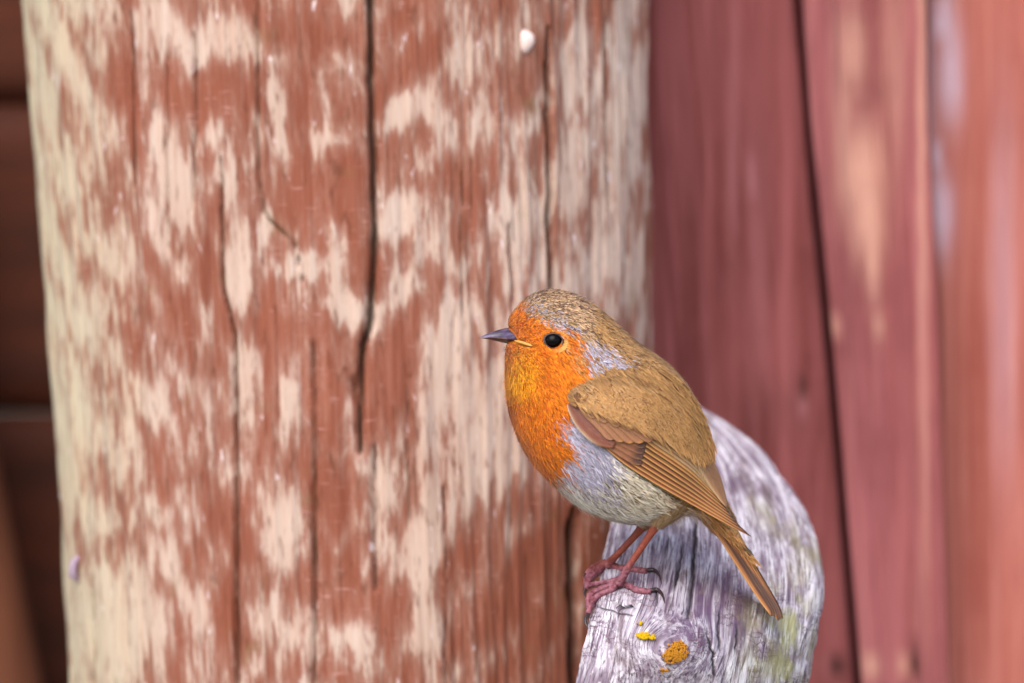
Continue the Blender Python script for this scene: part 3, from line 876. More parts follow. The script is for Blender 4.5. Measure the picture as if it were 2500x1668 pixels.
# ---- body: head, trunk, feathered thighs, shanks and toes grown into one skin
def log_y(px, py):
    return float(log_front(px, py)) / PX
def toe(points, r, lift=.75):
    out = []
    for (x, p) in points:
        y = log_y(max(x, np.interp(p, LROW[:, 0], LROW[:, 1]) + 4), p)
        out.append((x, y - r * lift - 5, p))
    return out
NEAR_ANK, FAR_ANK = (1519, log_y(1519, 1432) - 18, 1412), (1490, log_y(1490, 1388) - 12, 1372)
LIMBS = [  # path (px x, y, p), radii px
    ([(1668, -62, 1190), (1640, -66, 1232), (1616, -64, 1262), (1600, -60, 1286)], [50, 36, 21, 12]),
    ([(1632, 58, 1190), (1605, 60, 1235), (1582, 60, 1266), (1566, 58, 1290)], [50, 36, 21, 12]),
    ([(1604, -61, 1280), (1584, -57, 1310), (1560, -52, 1346), (1536, -46, 1382), NEAR_ANK, (1508, NEAR_ANK[1] + 5, 1428)], [12.5, 9.5, 8.8, 8.8, 10.5, 11]),
    ([(1570, 58, 1284), (1552, 59, 1306), (1528, 62, 1332), (1505, 64, 1356), FAR_ANK, (1478, FAR_ANK[1] + 4, 1384)], [12.5, 9.5, 8.8, 8.8, 10.5, 11])]
TOES = [  # near foot: middle, inner, outer toe, hind toe; then the far foot
    ([(1516, 1418), (1494, 1430), (1470, 1437), (1452, 1446), (1440, 1456), (1437, 1472), (1440, 1490)], [10, 9.5, 8.5, 9, 8.5, 8, 6.5]),
    ([(1512, 1414), (1490, 1420), (1468, 1424), (1448, 1427), (1436, 1434)], [8.5, 7.5, 7, 6.5, 5.5]),
    ([(1514, 1426), (1490, 1442), (1466, 1452), (1450, 1464), (1441, 1482), (1436, 1500)], [9, 8.5, 8, 8.5, 8, 6]),
    ([(1512, 1424), (1532, 1430), (1552, 1440), (1572, 1444), (1590, 1446)], [10, 8.5, 8.5, 9, 8]),
    ([(1488, 1374), (1466, 1386), (1446, 1400), (1434, 1412), (1430, 1428)], [10, 9, 8.5, 8.5, 7]),
    ([(1484, 1376), (1462, 1396), (1444, 1410), (1434, 1424), (1431, 1440)], [9, 8.5, 8, 7.5, 6]),
    ([(1480, 1372), (1458, 1380), (1440, 1392), (1432, 1402)], [8.5, 7.5, 7, 6]),
    ([(1484, 1376), (1510, 1386), (1540, 1390), (1562, 1393), (1580, 1396)], [10, 8.5, 8.5, 9, 8])]
CLAWS = [[(1440, 1488), (1436, 1500), (1433, 1512), (1437, 1524)], [(1437, 1432), (1429, 1440), (1427, 1452)], [(1437, 1498), (1430, 1510), (1430, 1522), (1434, 1532)],
         [(1588, 1443), (1604, 1440), (1617, 1452), (1623, 1474)], [(1430, 1426), (1426, 1438), (1428, 1450)], [(1431, 1438), (1427, 1448), (1430, 1458)], [(1432, 1400), (1426, 1408), (1426, 1418)],
         [(1578, 1393), (1596, 1392), (1609, 1403), (1615, 1424)]]
CLAWR = [6, 5, 6, 6.5, 5, 5, 4.5, 6.5]

def build_skin():
    VV, FF = [], []
    def add(V, F):
        b = sum(len(q) for q in VV)
        VV.append(np.asarray(V)); FF.extend([[i + b for i in f] for f in F])
    nu, nv = 110, 72
    U, Vv = np.meshgrid(np.linspace(0, 1, nu), np.linspace(0, 2 * math.pi, nv, endpoint=False), indexing='ij')
    pts = B(loft(U.ravel(), Vv.ravel(), 5.0))
    F = grid_faces(nu, nv, True).tolist()
    F.append(list(range(nv))[::-1]); F.append([(nu - 1) * nv + k for k in range(nv)])
    add(pts, F)
    for path, rad in LIMBS:
        m = len(path) * 6
        p = catmull(path, m); r = catmull(np.array(rad)[:, None], m)[:, 0]
        V, F = tube_data(B(p), r * PX, 14); add(V, F)
    for path, rad in TOES:
        m = len(path) * 7
        p = catmull(toe(path, np.mean(rad)), m); r = catmull(np.array(rad)[:, None], m)[:, 0]
        s = np.linspace(0, 1, m)
        r = r * (1 + .10 * np.sin(s * 42))                # joint pads and scutes
        V, F = tube_data(B(p), r * PX, 12); add(V, F)
    me = bpy.data.meshes.new('skin')
    me.from_pydata([tuple(v) for v in np.concatenate(VV).tolist()], [], FF)
    bm = bmesh.new(); bm.from_mesh(me)
    bmesh.ops.recalc_face_normals(bm, faces=bm.faces)
    bm.to_mesh(me); bm.free()
    o = bpy.data.objects.new('tmp', me); COL.objects.link(o)
    md = o.modifiers.new('r', 'REMESH'); md.mode = 'VOXEL'; md.voxel_size = .00034
    sm = o.modifiers.new('s', 'SMOOTH'); sm.iterations = 2; sm.factor = .5
    dg = bpy.context.evaluated_depsgraph_get()
    out = bpy.data.meshes.new_from_object(o.evaluated_get(dg))
    bpy.data.objects.remove(o)
    out.name = 'body'
    co = np.empty(len(out.vertices) * 3); out.vertices.foreach_get('co', co); co = co.reshape(-1, 3)
    k = (D + co[:, 1]) / D
    x = 1250 + co[:, 0] / (PX * k); p = 834 - (co[:, 2] - Z0) / (PX * k)
    col = plumage(x, p, 3, 9) * .8
    leg = p > 1283 + np.clip((x - 1600) * 1.6, 0, 60)
    r2 = np.random.default_rng(4)
    t = np.clip(fbm(x / 5, p / 5, 3, 90) * 1.5 - .2, 0, 1)[:, None]
    up = np.clip((1400 - p) / 40, 0, 1)[:, None]
    lc = (alb(134, 58, 40) * (1 - t * .5) + alb(176, 88, 64) * t * .5) * up + (alb(96, 42, 44) * (1 - t) + alb(168, 104, 118) * t) * (1 - up)
    col = np.where(leg[:, None], lc, col)
    attr_color(out, 'Col', col)
    attr_f(out, 'leg', leg.astype(float))
    out.polygons.foreach_set('use_smooth', np.ones(len(out.polygons), bool))
    return out
def mat_skin():
    t = NT('robin_skin')
    co = t.n('TexCoord').outputs['Object']
    v = t.vor(co, 1100, 'F1')
    leg = t.attr('leg', 'Fac')
    t.bump(t.math('MULTIPLY', v, leg), .5, .0004)
    return t.out(t.attr('Col', 'Color'), t.ramp(leg, 0, 1, .85, .5), .3)
link('body', build_skin(), mat_skin(), ROBIN)

def claws():
    for path, r in zip(CLAWS, CLAWR):
        m = 16
        p = catmull(toe(path, r, .6), m)
        if path[0][0] > 1550: p[:, 1] -= np.sin(np.linspace(0, math.pi, m)) * 7
        s = np.linspace(0, 1, m)
        V, F = tube_data(B(p), r * PX * (1 - s ** 1.5 * .88), 9)
        link('claw', mesh_from('claw', V, F), M_CLAW, ROBIN)
M_CLAW = flat_mat('dark_claw', (38, 30, 36), .3, .5, 0, 1500, (84, 60, 56), .4)
claws()

# ---- eyes, beak
EYE = (1351, 832)
ey = float(body_y(np.array([EYE[0]]), np.array([EYE[1]]))[0])
M_EYE = flat_mat('black_eye', (8, 5, 6), .04, .12)
M_LID = flat_mat('eye_rim', (96, 86, 84), .6, .3, 0, 900, (60, 50, 50))
def eye(side):
    c = B((EYE[0], -side * (ey - 13), EYE[1]))
    bm = bmesh.new()
    bmesh.ops.create_uvsphere(bm, u_segments=36, v_segments=24, radius=23.0 * PX)
    for v in bm.verts:
        v.co.x *= 1.0; v.co.z *= .86
        v.co = v.co + Vector(c)
    me = bpy.data.meshes.new('eye'); bm.to_mesh(me); bm.free()
    me.polygons.foreach_set('use_smooth', np.ones(len(me.polygons), bool))
    e = link('eye', me, M_EYE, ROBIN)
    a = np.linspace(0, 2 * math.pi, 41)
    ring = np.stack([EYE[0] + 1 + 23 * np.cos(a), 0 * a - side * (ey - 2 + 1.0 * np.cos(2 * a)), EYE[1] - .5 + np.where(np.sin(a) < 0, 16.5, 18.5) * np.sin(a) + 2.2 * np.cos(a)], -1)
    V, F = tube_data(B(ring), [2.3 * PX] * 41, 7, False)
    link('eyelid', mesh_from('eyelid', V, F), M_LID, e)
for s in (1, -1): eye(s)

def beak():
    top = catmull([(1288, 806), (1268, 801), (1248, 799.5), (1226, 803), (1204, 809.5), (1186, 816.5), (1170, 824.5)], 26)
    tom = catmull([(1296, 841), (1270, 833), (1246, 828.5), (1224, 825.5), (1204, 824), (1187, 824), (1169, 826)], 26)
    bot = catmull([(1292, 850), (1270, 846), (1246, 841), (1224, 836), (1206, 832), (1190, 828.5), (1173, 826)], 26)
    wid = catmull(np.array([66, 56, 40, 22, 13, 7, 1.2])[:, None], 26)[:, 0]
    def shell(a, b, wa, wb, keel):
        V = []
        seg = 16
        for i in range(26):
            for k in range(seg):
                f = k / (seg - 1)                       # near edge -> keel -> far edge
                th = math.pi * f
                side = -math.cos(th); h = math.sin(th) ** keel
                w = wid[i] * (wa * (1 - h) + wb * h)
                V.append((b[i, 0] + (a[i, 0] - b[i, 0]) * h, side * w, b[i, 1] + (a[i, 1] - b[i, 1]) * h))
        F = grid_faces(26, seg).tolist()
        for i in range(25):
            F.append([i * seg, i * seg + seg - 1, (i + 1) * seg + seg - 1, (i + 1) * seg])
        F.append([k for k in range(seg)]); F.append([25 * seg + k for k in range(seg)][::-1])
        return mesh_from('m', B(np.array(V)), F)
    t = NT('horn_upper')
    n = t.noise(t.vmul(t.n('TexCoord').outputs['Object'], (180, 500, 700)), 1, 3)
    mu = t.out(t.mix(t.ramp(n, .35, .7), alb(58, 44, 60), alb(112, 94, 126)), .28, .5)  # lavender in the mix paints a sky reflection into the horn colour
    t = NT('horn_lower')
    n = t.noise(t.vmul(t.n('TexCoord').outputs['Object'], (500, 900, 900)), 1, 3)
    ml = t.out(t.mix(t.ramp(n, .35, .7), alb(48, 26, 22), alb(88, 54, 40)), .35, .45)
    up = link('upper_mandible', shell(top, tom, 1, .55, .85), mu, ROBIN)
    link('lower_mandible', shell(bot, tom + np.array([0, .8]), .93, .5, .9), ml, ROBIN)
    for sd_ in (-1, 1):
        g = catmull([(q, sd_ * (max(float(body_y(np.array([q]), np.array([pp]))[0]), float(np.interp(q, [1246, 1270, 1296], [40, 56, 66]))) + 1.5), pp) for q, pp in ((1256, 832), (1272, 836), (1288, 841), (1299, 845))], 14)
        V, F = tube_data(B(g), PX * np.array([1.2, 2, 2.8, 3.2, 3.4, 3.6, 3.8, 3.8, 3.8, 3.6, 3.4, 3, 2.4, 1.2]), 8)
        link('gape_flange', mesh_from('gape_flange', V, F), M_GAPE, ROBIN)
        n = catmull([(1240, sd_ * 15.5, 812), (1247, sd_ * 17.5, 813.5), (1256, sd_ * 20, 817)], 8)
        V, F = tube_data(B(n), PX * np.array([.6, 1.6, 2.2, 2.4, 2.4, 2.2, 1.6, .6]), 7)
        link('nostril', mesh_from('nostril', V, F), M_CLAW, up)
M_GAPE = flat_mat('yellow_gape', (236, 186, 96), .5, .3, 0, 900, (210, 130, 60))
beak()

# ---- soft plumage: barbs grouped into small contour feathers, laid from beak to tail
class Barbs:
    def __init__(self): self.v, self.c = [], []
    def add(self, root, mid, tip, wdir, w, col_r, col_t):
        """root, mid, tip (n,3) px; wdir (n,3) unit; w (n,)"""
        w = w[:, None]
        q = np.stack([root - wdir * w * .6, root + wdir * w * .6, mid - wdir * w, mid + wdir * w, tip], 1)
        c = np.stack([col_r, col_r, (col_r + col_t) / 2, (col_r + col_t) / 2, col_t], 1)
        self.v.append(q.reshape(-1, 3)); self.c.append(c.reshape(-1, 3))
    def build(self, name, mat, parent):
        v = np.concatenate(self.v); c = np.concatenate(self.c)
        n = len(v) // 5
        b = np.arange(n)[:, None] * 5
        tri = np.concatenate([b + np.array([[0, 1, 3]]), b + np.array([[0, 3, 2]]), b + np.array([[2, 3, 4]])])
        me = mesh_from(name, B(v), tri)
        attr_color(me, 'Col', np.clip(c, 0, 1))
        return link(name, me, mat, parent, kind='stuff')

WINGPOLY = [(1386, 962), (1420, 1000), (1470, 1030), (1540, 1062), (1600, 1066), (1650, 1088), (1690, 1120), (1725, 1165), (1760, 1210), (1840, 1320), (1790, 1300), (1690, 1240), (1600, 1190), (1500, 1118), (1430, 1060), (1390, 1000)]
COVER = [(1386, 958), (1430, 928), (1500, 900), (1600, 905), (1680, 960), (1728, 1050), (1738, 1110), (1700, 1120), (1640, 1082), (1560, 1060), (1480, 1032), (1420, 1000)]
BEAKPOLY = [(1228, 801), (1246, 800), (1258, 812), (1268, 826), (1284, 834), (1300, 842), (1300, 848), (1288, 847), (1268, 844), (1246, 839), (1228, 836)]
def soft_feathers():
    bb = Barbs()
    r = np.random.default_rng(21)
    # sample the skin evenly by area
    U = r.uniform(0, 1, 90000); Vv = r.uniform(0, 2 * math.pi, 90000)
    p, pu, pv, n = loft_frame(U, Vv)
    ar = np.linalg.norm(np.cross(pu, pv), axis=1)
    head = np.clip((.36 - U) / .12, 0, 1)
    keepw = ar * (1 + 3.0 * head)
    keep = r.uniform(0, 1, len(U)) < keepw / np.quantile(keepw, .985) * .62
    keep &= ~((p[:, 1] > 20) & (r.uniform(0, 1, len(U)) < .45))      # the far flank can be thinner
    keep &= ~((U > .86) & (np.cos(Vv) > .1))
    inw = in_poly(p[:, 0], p[:, 2], WINGPOLY) & (np.abs(p[:, 1]) > 30)
    keep &= ~inw
    U, Vv, p, pu, pv, n, head = (q[keep] for q in (U, Vv, p, pu, pv, n, head))
    x, py = p[:, 0], p[:, 2]
    base = plumage(x, py, 7, 5)
    low = ((py - 1000) - (x - 1390) * .775) > 0
    orange = in_poly(x, py, Z_ORANGE)
    L = np.where(low, 84, 56) * (1 - head) + 40 * head
    L = np.where(orange, 32 + 26 * (1 - head), L)
    L *= np.clip(.42 + np.hypot(x - 1240, py - 822) / 110, .42, 1)
    L *= r.uniform(.75, 1.25, len(L)) * np.clip(1 - (U - .72) / .28 * .55, .4, 1)
    wid = np.where(low, 1.6, 1.7) * (1 - head) + 1.45 * head
    lift = np.where(low, 7.0, 4.0) * (1 - head) + 5.0 * head
    bright = np.clip(r.normal(1, .19, len(L)), .5, 1.5)
    side = np.sign(np.sin(Vv))
    lean = np.where(low, .9, .5) * (fbm(x / 34 + 3, py / 34, 2, 12) - .5) + r.normal(0, .05, len(L))
    lu = np.linalg.norm(pu, axis=1) + 1e-6; lv = np.linalg.norm(pv, axis=1) + 1e-6
    nb = 12
    cov_n = in_poly(x, py, COVER) & (np.abs(p[:, 1]) > 25)
    for j in range(nb):
        m = len(U)
        sgn = r.choice([-1, 1], m)
        ang = sgn * r.uniform(.0, .24, m) * (1 - .5 * head) + lean
        st = r.uniform(0, .55, m) * L
        off = r.normal(0, .10, m) * L
        ln = L * r.uniform(.45, .8, m)
        def at(s, h, bow=0.0):
            du = (st + ln * s * np.cos(ang)) / lu; dv = (off + ln * (s * np.sin(ang) + bow)) / lv
            uu = U + du; vv = Vv + dv
            q = loft(uu, vv)
            over = np.clip(uu - 1, 0, 1)[:, None]
            q = q + over * np.array([520, 0, 640]) * 1.0
            return q + n * h[:, None]
        z = np.zeros(m)
        bow = r.normal(0, .05, m) * np.where(low, 1.6, 1)
        R_, M_, T_ = at(0, z + .5), at(.5, lift * r.uniform(.4, 1.0, m), bow), at(1, lift * r.uniform(.1, 1.5, m) * np.where(r.uniform(0, 1, m) < .08, 2.0, 1))
        for q in (R_, M_, T_):
            # lie over the folded wing where the back feathers cover it
            ins = cov_n & (q[:, 1] < 0)
            yy = -wing_y(q[:, 0], q[:, 2]) - 2
            q[:, 1] = np.where(ins, np.minimum(q[:, 1], yy - 1 * (q is not R_) * r.uniform(0, 3, m)), q[:, 1])
            ins = cov_n & (q[:, 1] > 0)
            q[:, 1] = np.where(ins, np.maximum(q[:, 1], -yy), q[:, 1])
        wd = np.cross(T_ - R_, n); wd /= np.linalg.norm(wd, axis=1, keepdims=True) + 1e-9
        ok = np.ones(m, bool)
        for q in (R_, M_, T_):
            e = np.hypot((q[:, 0] - EYE[0] - 1) / 24.5, (q[:, 2] - EYE[1]) / 19.5) < 1
            ok &= ~e
            ok &= ~in_poly(q[:, 0], q[:, 2], BEAKPOLY)
            ok &= ~(in_poly(q[:, 0], q[:, 2], WINGPOLY[2:-2]) & ~cov_n & (np.abs(q[:, 1]) > 60))
        br = (bright * np.clip(r.normal(1, .24, m), .4, 1.6))[:, None]
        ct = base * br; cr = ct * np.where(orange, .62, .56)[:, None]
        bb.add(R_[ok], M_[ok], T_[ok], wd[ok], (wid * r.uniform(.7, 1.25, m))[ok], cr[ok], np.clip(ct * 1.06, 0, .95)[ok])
    # thighs
    for path, rad in LIMBS[:2]:
        P_ = catmull(path, 40); Rr = catmull(np.array(rad)[:, None], 40)[:, 0]
        m = 1500
        i = r.integers(0, 36, m); a = r.uniform(0, 2 * math.pi, m)
        tn = np.gradient(P_, axis=0)[i]; tn /= np.linalg.norm(tn, axis=1, keepdims=True)
        s1 = np.cross(tn, [0, 1, 0]); s1 /= np.linalg.norm(s1, axis=1, keepdims=True); s2 = np.cross(s1, tn)
        nn = np.cos(a)[:, None] * s1 + np.sin(a)[:, None] * s2
        root = P_[i] + nn * Rr[i][:, None]
        ln = (r.uniform(14, 30, m) * np.clip((40 - i) / 14, .35, 1))[:, None]
        j = np.minimum(i + 6, 39)
        mid = root + tn * ln * .5 + nn * 1.5; tip = root + tn * ln - nn * ((Rr[i] - Rr[j]) * .7 - 1.5)[:, None] + r.normal(0, 2, (m, 3))
        wd = np.cross(tip - root, nn); wd /= np.linalg.norm(wd, axis=1, keepdims=True) + 1e-9
        t = r.uniform(0, 1, m)[:, None]
        c = (alb(206, 176, 134) * t + alb(170, 122, 80) * (1 - t)) * r.uniform(.8, 1.15, (m, 1))
        c = c * (1 - (i / 40)[:, None] * .35)
        bb.add(root, mid, tip, wd, np.full(m, 1.3), c * .7, c)
    # pale ring of tiny feathers about the eye
    for sd_ in (-1, 1):
        m = 420
        a = r.uniform(0, 2 * math.pi, m); q = r.uniform(0, 1, m)
        ex, ep = 25 + 5 * q, np.where(np.sin(a) < 0, 18, 20.5) + 5 * q
        root = np.stack([EYE[0] + 1 + ex * np.cos(a), 0 * a, EYE[1] + ep * np.sin(a) + 2 * np.cos(a)], -1)
        out = np.stack([np.cos(a) * .8 + .5, 0 * a, np.sin(a)], -1); out /= np.linalg.norm(out, axis=1, keepdims=True)
        tip = root + out * r.uniform(6, 11, m)[:, None]; mid = (root + tip) / 2
        for q_, h in ((root, 1), (mid, 4), (tip, 4.5)):
            q_[:, 1] = sd_ * (body_y(q_[:, 0], q_[:, 2]) + h)
        wd = np.cross(out, np.array([0, 1.0, 0]))
        back = np.clip(np.cos(a) * 1.2 + .1, 0, 1)[:, None]
        c = (alb(232, 178, 96) * back + C_ORANGE * (1 - back)) * r.uniform(.75, 1.15, (m, 1))
        bb.add(root, mid, tip, wd, np.full(m, 1.2), c * .8, c)
    # bristles at the chin and gape, loose filoplumes under the vent
    m = 26
    root = np.stack([r.uniform(1240, 1262, m), r.uniform(-24, 24, m), r.uniform(842, 852, m)], -1)
    tip = root + np.stack([r.uniform(-22, -8, m), r.normal(0, 4, m), r.uniform(2, 12, m)], -1)
    bb.add(root, (root + tip) / 2, tip, np.tile([0, .3, .95], (m, 1)), np.full(m, .45), np.tile(alb(60, 40, 40), (m, 1)), np.tile(alb(60, 40, 40), (m, 1)))
    m = 130
    root = np.stack([r.uniform(1620, 1720, m), r.uniform(-60, 60, m), 0 * r.uniform(0, 1, m)], -1)
    root[:, 2] = np.interp(root[:, 0], [1620, 1690, 1742], [1262, 1246, 1275])
    tip = root + np.stack([r.uniform(2, 34, m), r.normal(0, 6, m), r.uniform(10, 44, m)], -1)
    mid = (root + tip) / 2 + r.normal(0, 3, (m, 3))
    c = alb(226, 210, 190) * r.uniform(.7, 1.05, (m, 1))
    bb.add(root, mid, tip, np.tile([.9, 0, .3], (m, 1)), np.full(m, .6), c, c)
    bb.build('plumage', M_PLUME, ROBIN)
soft_feathers()

# ---- wings and tail: one mesh for every long feather
def vane(name, ctr, wv, nrm, half, col_fun, parent, n=30, m=9, camber=2.0, seed=0.0):
    """feather blade: ctr (k,3) px, wv / nrm (k,3) unit, half(s) px"""
    s = np.linspace(0, 1, n); c = np.linspace(-1, 1, m)
    S, Cc = np.meshgrid(s, c, indexing='ij')
    h = half(S)
    P = ctr[:, None, :] + wv[:, None, :] * (Cc * h)[..., None] + nrm[:, None, :] * (camber * (1 - Cc ** 2) * np.minimum(1, h / 8) + 1.2 * np.exp(-(Cc * 6) ** 2) * (1 - S))[..., None]
    top = P.reshape(-1, 3); bot = (P - nrm[:, None, :] * .7).reshape(-1, 3)
    F = grid_faces(n, m); k = n * m
    rim = [i for i in range(m)] + [i * m + m - 1 for i in range(1, n)] + [(n - 1) * m + i for i in range(m - 2, -1, -1)] + [i * m for i in range(n - 2, 0, -1)]
    rim = np.array(rim); rn = np.roll(rim, -1)
    Fa = np.concatenate([F, F[:, ::-1] + k, np.stack([rn, rim, rim + k, rn + k], -1)])
    me = mesh_from(name, B(np.concatenate([top, bot])), Fa)
    col = col_fun(S, Cc).reshape(-1, 3)
    attr_color(me, 'Col', np.clip(np.concatenate([col, col * .8]), 0, 1))
    fv = np.stack([S, Cc, S * 0 + seed], -1).reshape(-1, 3)
    attr_vec(me, 'fv', np.concatenate([fv, fv]))
    return link(name, me, M_VANE, parent)

def wing_vane(side, pts, half, layer, col_fun, parent, name='feather', edge_at=0.0, seed=0.0):
    n, m = 34, 9
    c2 = catmull([(a, 0, b) for a, b in pts], n)[:, [0, 2]]
    t = np.gradient(c2, axis=0); t /= np.linalg.norm(t, axis=1, keepdims=True)
    w2 = np.stack([t[:, 1], -t[:, 0]], -1)                      # towards the back (up)
    s = np.linspace(0, 1, n); c = np.linspace(-1, 1, m)
    S, Cc = np.meshgrid(s, c, indexing='ij')
    h = half(S)
    x = c2[:, 0][:, None] + w2[:, 0][:, None] * Cc * h; p = c2[:, 1][:, None] + w2[:, 1][:, None] * Cc * h
    lay = layer(S) if callable(layer) else layer
    y = wing_y(x, p) + lay * .42 - 2.6 * (Cc + 1) / 2 + 1.0 * np.exp(-(Cc * 5) ** 2)
    P = np.stack([x, -side * y, p], -1)
    top = P.reshape(-1, 3); bot = top + np.array([0, side * .8, 0])
    F = grid_faces(n, m); k = n * m
    rim = [i for i in range(m)] + [i * m + m - 1 for i in range(1, n)] + [(n - 1) * m + i for i in range(m - 2, -1, -1)] + [i * m for i in range(n - 2, 0, -1)]
    rim = np.array(rim); rn = np.roll(rim, -1)
    Fa = np.concatenate([F, F[:, ::-1] + k, np.stack([rn, rim, rim + k, rn + k], -1)])
    me = mesh_from(name, B(np.concatenate([top, bot])), Fa)
    col = col_fun(S, Cc).reshape(-1, 3)
    attr_color(me, 'Col', np.clip(np.concatenate([col, col * .8]), 0, 1))
    fv = np.stack([S, Cc, S * 0 + seed], -1).reshape(-1, 3)
    attr_vec(me, 'fv', np.concatenate([fv, fv]))
    return link(name, me, M_VANE, parent)

def mix3(a, b, f): return a * (1 - f[..., None]) + b * f[..., None]
def flight_col(base, pale, dark):
    def f(S, C):
        c = mix3(np.broadcast_to(base, S.shape + (3,)), dark, np.clip((C + .35) / .3, 0, 1) * .9)
        return mix3(c, pale, np.clip((-C - .55) / .22, 0, 1) * (1 - .3 * S))
    return f
def covert_col(base, tip, dark=None, tip0=.84):
    def f(S, C):
        c = mix3(np.broadcast_to(base, S.shape + (3,)), base * .55, np.clip(C, 0, 1) * .7)
        if dark is not None: c = mix3(c, dark, np.clip((S - .72) / .15, 0, 1))
        c = mix3(c, alb(206, 150, 104), np.clip((-C - .7) / .2, 0, 1) * .6)
        return mix3(c, tip, np.clip((S - tip0) / .1, 0, 1)) if tip is not None else c
    return f
LOW = catmull([(1436, 1052, 0), (1516, 1118, 0), (1600, 1172, 0), (1680, 1218, 0), (1760, 1264, 0), (1834, 1310, 0)], 60)
UPP = catmull([(1596, 1050, 0), (1645, 1072, 0), (1688, 1100, 0), (1722, 1135, 0), (1746, 1180, 0), (1776, 1240, 0)], 60)
def wing(side):
    w = empty('wing', (0, 0, 0), '', '')
    for k_ in ('label', 'category'): del w[k_]
    w.parent = ROBIN; w.location = Vector(B((1400, -side * 150, 970))) - ROBIN.location
    dk = alb(60, 32, 20)
    r = np.random.default_rng(31)
    NF = 11
    for k in range(NF):
        f = (k / (NF - 1))
        g = f ** 1.05
        path = LOW * (1 - g) + UPP * g
        end = [1, .985, .965, .94, .92, .90, .885, .88, .90, .95, 1][k]
        path = path[:max(8, int(60 * end))]
        wv = 8.5 + 13 * max(0, (f - .6) / .4)
        def half(S, wv=wv, k=k):
            return wv * np.clip(1 - ((S - .55) / .47) ** 4, .04, 1) ** .5 * np.where(S > .55, np.sqrt(np.clip(1 - ((S - .55) / .452) ** (3.2 if k < 8 else 2.4), .01, 1)), 1)
        b = alb(158 + 12 * r.uniform(-1, 1), 98 + 8 * r.uniform(-1, 1), 52) if k < 7 else alb(176, 124, 76)
        pl = alb(236, 170, 88) if k < 8 else alb(222, 180, 132)
        pts = [tuple(q) for q in path[np.linspace(0, len(path) - 1, 9).astype(int)][:, :2]]
        wing_vane(side, pts, half, 4 + k * 2.0, flight_col(b, pl, dk if k < 8 else alb(142, 94, 56)), w, 'flight_feather', seed=k * 3.1)
    # primary coverts with dark tips
    for k in range(5):
        o = np.array([6, -15]) * k * .95
        pts = [(1428 + o[0] * .4, 1024 + o[1] * .35), (1480 + o[0] * .7, 1072 + o[1] * .6), (1530 + o[0] * .9, 1108 + o[1] * .85), (1568 + o[0] * .5, 1132 + o[1])]
        wing_vane(side, pts, lambda S: 15 * np.sqrt(np.clip(1 - ((S - .5) / .505) ** 4, .02, 1)), 14 + k * 3.0,
                  covert_col(alb(150, 92, 62), None, alb(84, 50, 42)), w, 'covert', seed=20 + k)
    # alula with its cream outer edge
    def al(S, C):
        c = mix3(np.broadcast_to(alb(128, 70, 56), S.shape + (3,)), alb(150, 84, 50), np.clip(-C, 0, 1) * .6)
        return mix3(c, alb(236, 206, 170), np.clip((-C - .72) / .15, 0, 1) * np.clip((.85 - S) * 4, 0, 1))
    wing_vane(side, [(1392, 984), (1422, 1030), (1458, 1064), (1500, 1088)], lambda S: 6 + 15 * np.sqrt(np.clip(1 - ((S - .62) / .64) ** 2, .0, 1)) * np.clip(1.02 - S ** 8, .1, 1), 30, al, w, 'alula', seed=40)
    # greater coverts with buff tips
    for k in range(6):
        q = k / 5.0
        a = np.array([1404 + 96 * q, 978 + 26 * q]); e = np.array([1500 + 118 * q, 1072 - 4 * q + 10 * math.sin(q * 3.1)])
        m1 = a * .6 + e * .4 + np.array([4, -8]); m2 = a * .25 + e * .75 + np.array([5, -6])
        wing_vane(side, [tuple(a), tuple(m1), tuple(m2), tuple(e)], lambda S: 21 * np.sqrt(np.clip(1 - ((S - .55) / .455) ** 4, .02, 1)), 34 + k * 2.2,
                  covert_col(alb(168, 112, 78), alb(208, 140, 70) if k in (1, 2, 3) else None, None, .9), w, 'covert', seed=50 + k)
    # median coverts, then soft lesser coverts
    for k in range(7):
        q = k / 6.0
        a = np.array([1398 + 120 * q, 962 - 6 * q]); e = np.array([1456 + 176 * q, 1018 + 38 * math.sin(q * 1.9)])
        m1 = a * .5 + e * .5 + np.array([4, -7])
        wing_vane(side, [tuple(a), tuple(m1), tuple(e)], lambda S: 20 * np.sqrt(np.clip(1 - ((S - .5) / .505) ** 4, .02, 1)), 42 + k * 1.6,
                  covert_col(alb(176, 122, 80), None), w, 'covert', seed=60 + k)
    bb = Barbs()
    rr = np.random.default_rng(33)
    m = 1900
    x = rr.uniform(1375, 1745, m * 4); p = rr.uniform(900, 1110, m * 4)
    zone = [(1384, 962), (1392, 946), (1430, 926), (1500, 892), (1590, 890), (1670, 945), (1722, 1040), (1734, 1092), (1690, 1092), (1640, 1058), (1580, 1030), (1520, 1004), (1460, 982), (1412, 972), (1386, 972)]
    ok = in_poly(x, p, zone); x, p = x[ok][:m], p[ok][:m]
    m = len(x)
    # direction: down along the folded wing
    a0 = np.interp(x, [1386, 1560, 1660, 1730], [.80, .72, 1.0, 1.34]) + rr.normal(0, .06, m)
    L = rr.uniform(50, 80, m) * np.clip((x - 1330) / 120, .5, 1) * np.interp(x, [1620, 1720], [1, .7])
    t = rr.uniform(0, 1, m)[:, None]
    base = (alb(194, 146, 90) * t + alb(174, 124, 74) * (1 - t)) * np.clip(rr.normal(1, .12, (m, 1)), .7, 1.35)
    base = np.where(rr.uniform(0, 1, (m, 1)) < .07, alb(196, 152, 104), base)
    base = np.where(rr.uniform(0, 1, (m, 1)) < .07, alb(122, 80, 46), base)
    topl = 27 * np.clip((p - np.interp(x, [1386, 1430, 1500, 1590, 1670, 1722, 1734], [956, 926, 892, 890, 945, 1040, 1092])) / np.interp(x, [1450, 1560], [14, 70]), .04, 1)
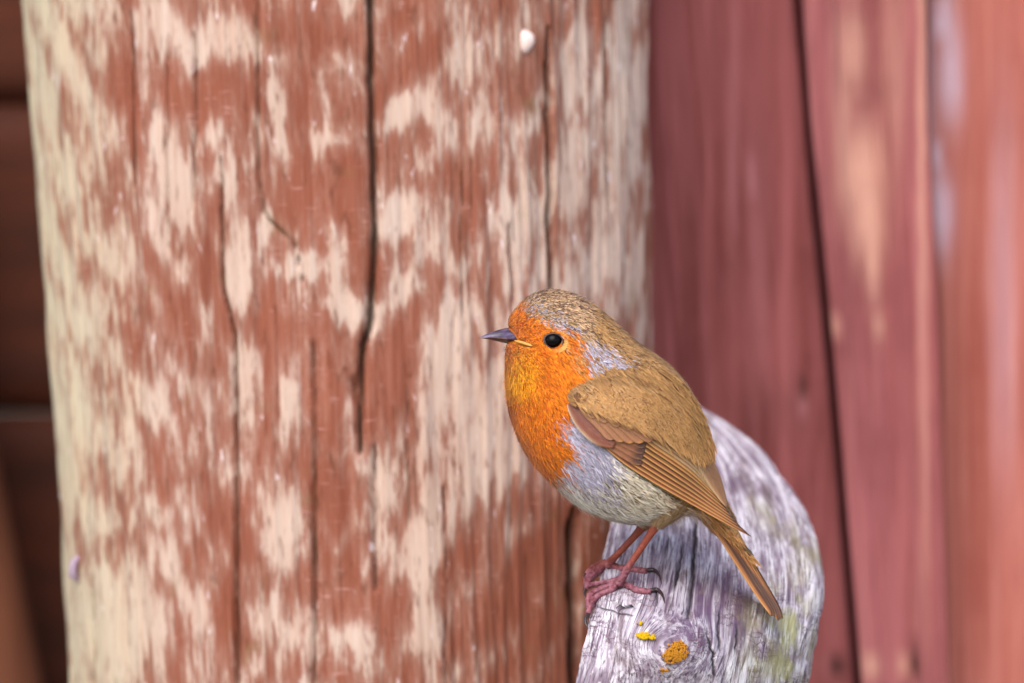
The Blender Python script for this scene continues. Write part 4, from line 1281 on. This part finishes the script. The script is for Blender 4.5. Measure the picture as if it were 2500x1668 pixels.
    for j in range(13):
        an = a0 + rr.choice([-1, 1], m) * rr.uniform(.0, .16, m)
        s0 = rr.uniform(0, .5, m) * L; off = rr.normal(0, .09, m) * L
        rx = x + np.cos(a0) * s0 - np.sin(a0) * off; rp = p + np.sin(a0) * s0 + np.cos(a0) * off
        ln = L * rr.uniform(.45, .75, m)
        def at(s, h):
            xx, pp = rx + np.cos(an) * ln * s, rp + np.sin(an) * ln * s
            return np.stack([xx, -side * (wing_y(xx, pp) + topl * .95 + h), pp], -1)
        R_, M_, T_ = at(0, 0 * x), at(.5, rr.uniform(1, 4, m)), at(1, rr.uniform(0, 4, m))
        wd = np.stack([-np.sin(an), 0 * an, np.cos(an)], -1)
        br = np.clip(rr.normal(1, .17, (m, 1)), .5, 1.5)
        bb.add(R_, M_, T_, wd, rr.uniform(1.2, 2.1, m), base * br * .6, np.clip(base * br * 1.06, 0, .9))
    bb.build('lesser_covert_barbs', M_PLUME, w)
wing(1)
wing(-1)

def tail():
    tl = empty('tail', (0, 0, 0), '', '')
    for k_ in ('label', 'category'): del tl[k_]
    tl.parent = ROBIN; tl.location = Vector(B((1730, 0, 1220))) - ROBIN.location
    n = 30
    axis = catmull([(1716, 0, 1196), (1762, 0, 1268), (1808, 0, 1340), (1856, 0, 1418), (1893, 0, 1478), (1908, 0, 1512)], n)
    s = np.linspace(0, 1, n)
    t = np.gradient(axis, axis=0); t /= np.linalg.norm(t, axis=1, keepdims=True)
    up = np.stack([-t[:, 2], 0 * s, t[:, 0]], -1) * -1.0
    up = np.where((up[:, 2] > 0)[:, None], -up, up)              # towards the back
    for side in (1, -1):
        for i in range(6):
            q = i / 5.0
            spread = q * (16 + 44 * s)
            drop = q ** 1.3 * (34 - 16 * s)
            ctr = axis + up * (14 - 10 * s - drop - i * .9)[:, None]
            ctr[:, 1] = -side * spread
            ctr = ctr[:, :] - t * (q * 16 * s)[:, None] if i > 3 else ctr
            tilt = .25 + .75 * q
            wv = np.stack([0 * s, np.full(n, -side * math.cos(tilt)), 0 * s], -1) - up * math.sin(tilt)
            nr = up * math.cos(tilt) + np.stack([0 * s, np.full(n, -side * math.sin(tilt)), 0 * s], -1)
            b = alb(156, 90, 42) if i < 4 else alb(168, 102, 48)
            dk = alb(62, 36, 24)
            def cf(S, C, b=b, dk=dk):
                c = mix3(np.broadcast_to(b, S.shape + (3,)), dk, np.clip((-C + .25) / .4, 0, 1) * .9)
                c = mix3(c, alb(214, 150, 82), np.clip((C - .55) / .2, 0, 1) * .8)
                return mix3(c, dk, np.clip((S - .9) / .1, 0, 1) * .5)
            vane('tail_feather', ctr, wv, nr, lambda S: 10.5 * np.clip(.6 + S, 0, 1) * np.clip(1.25 - .5 * S, 0, 1) * np.sqrt(np.clip(1 - (np.clip(S - .72, 0, 1) / .285) ** 2.6, .005, 1)), cf, tl, n, 9, 1.5, 80 + i)
tail()
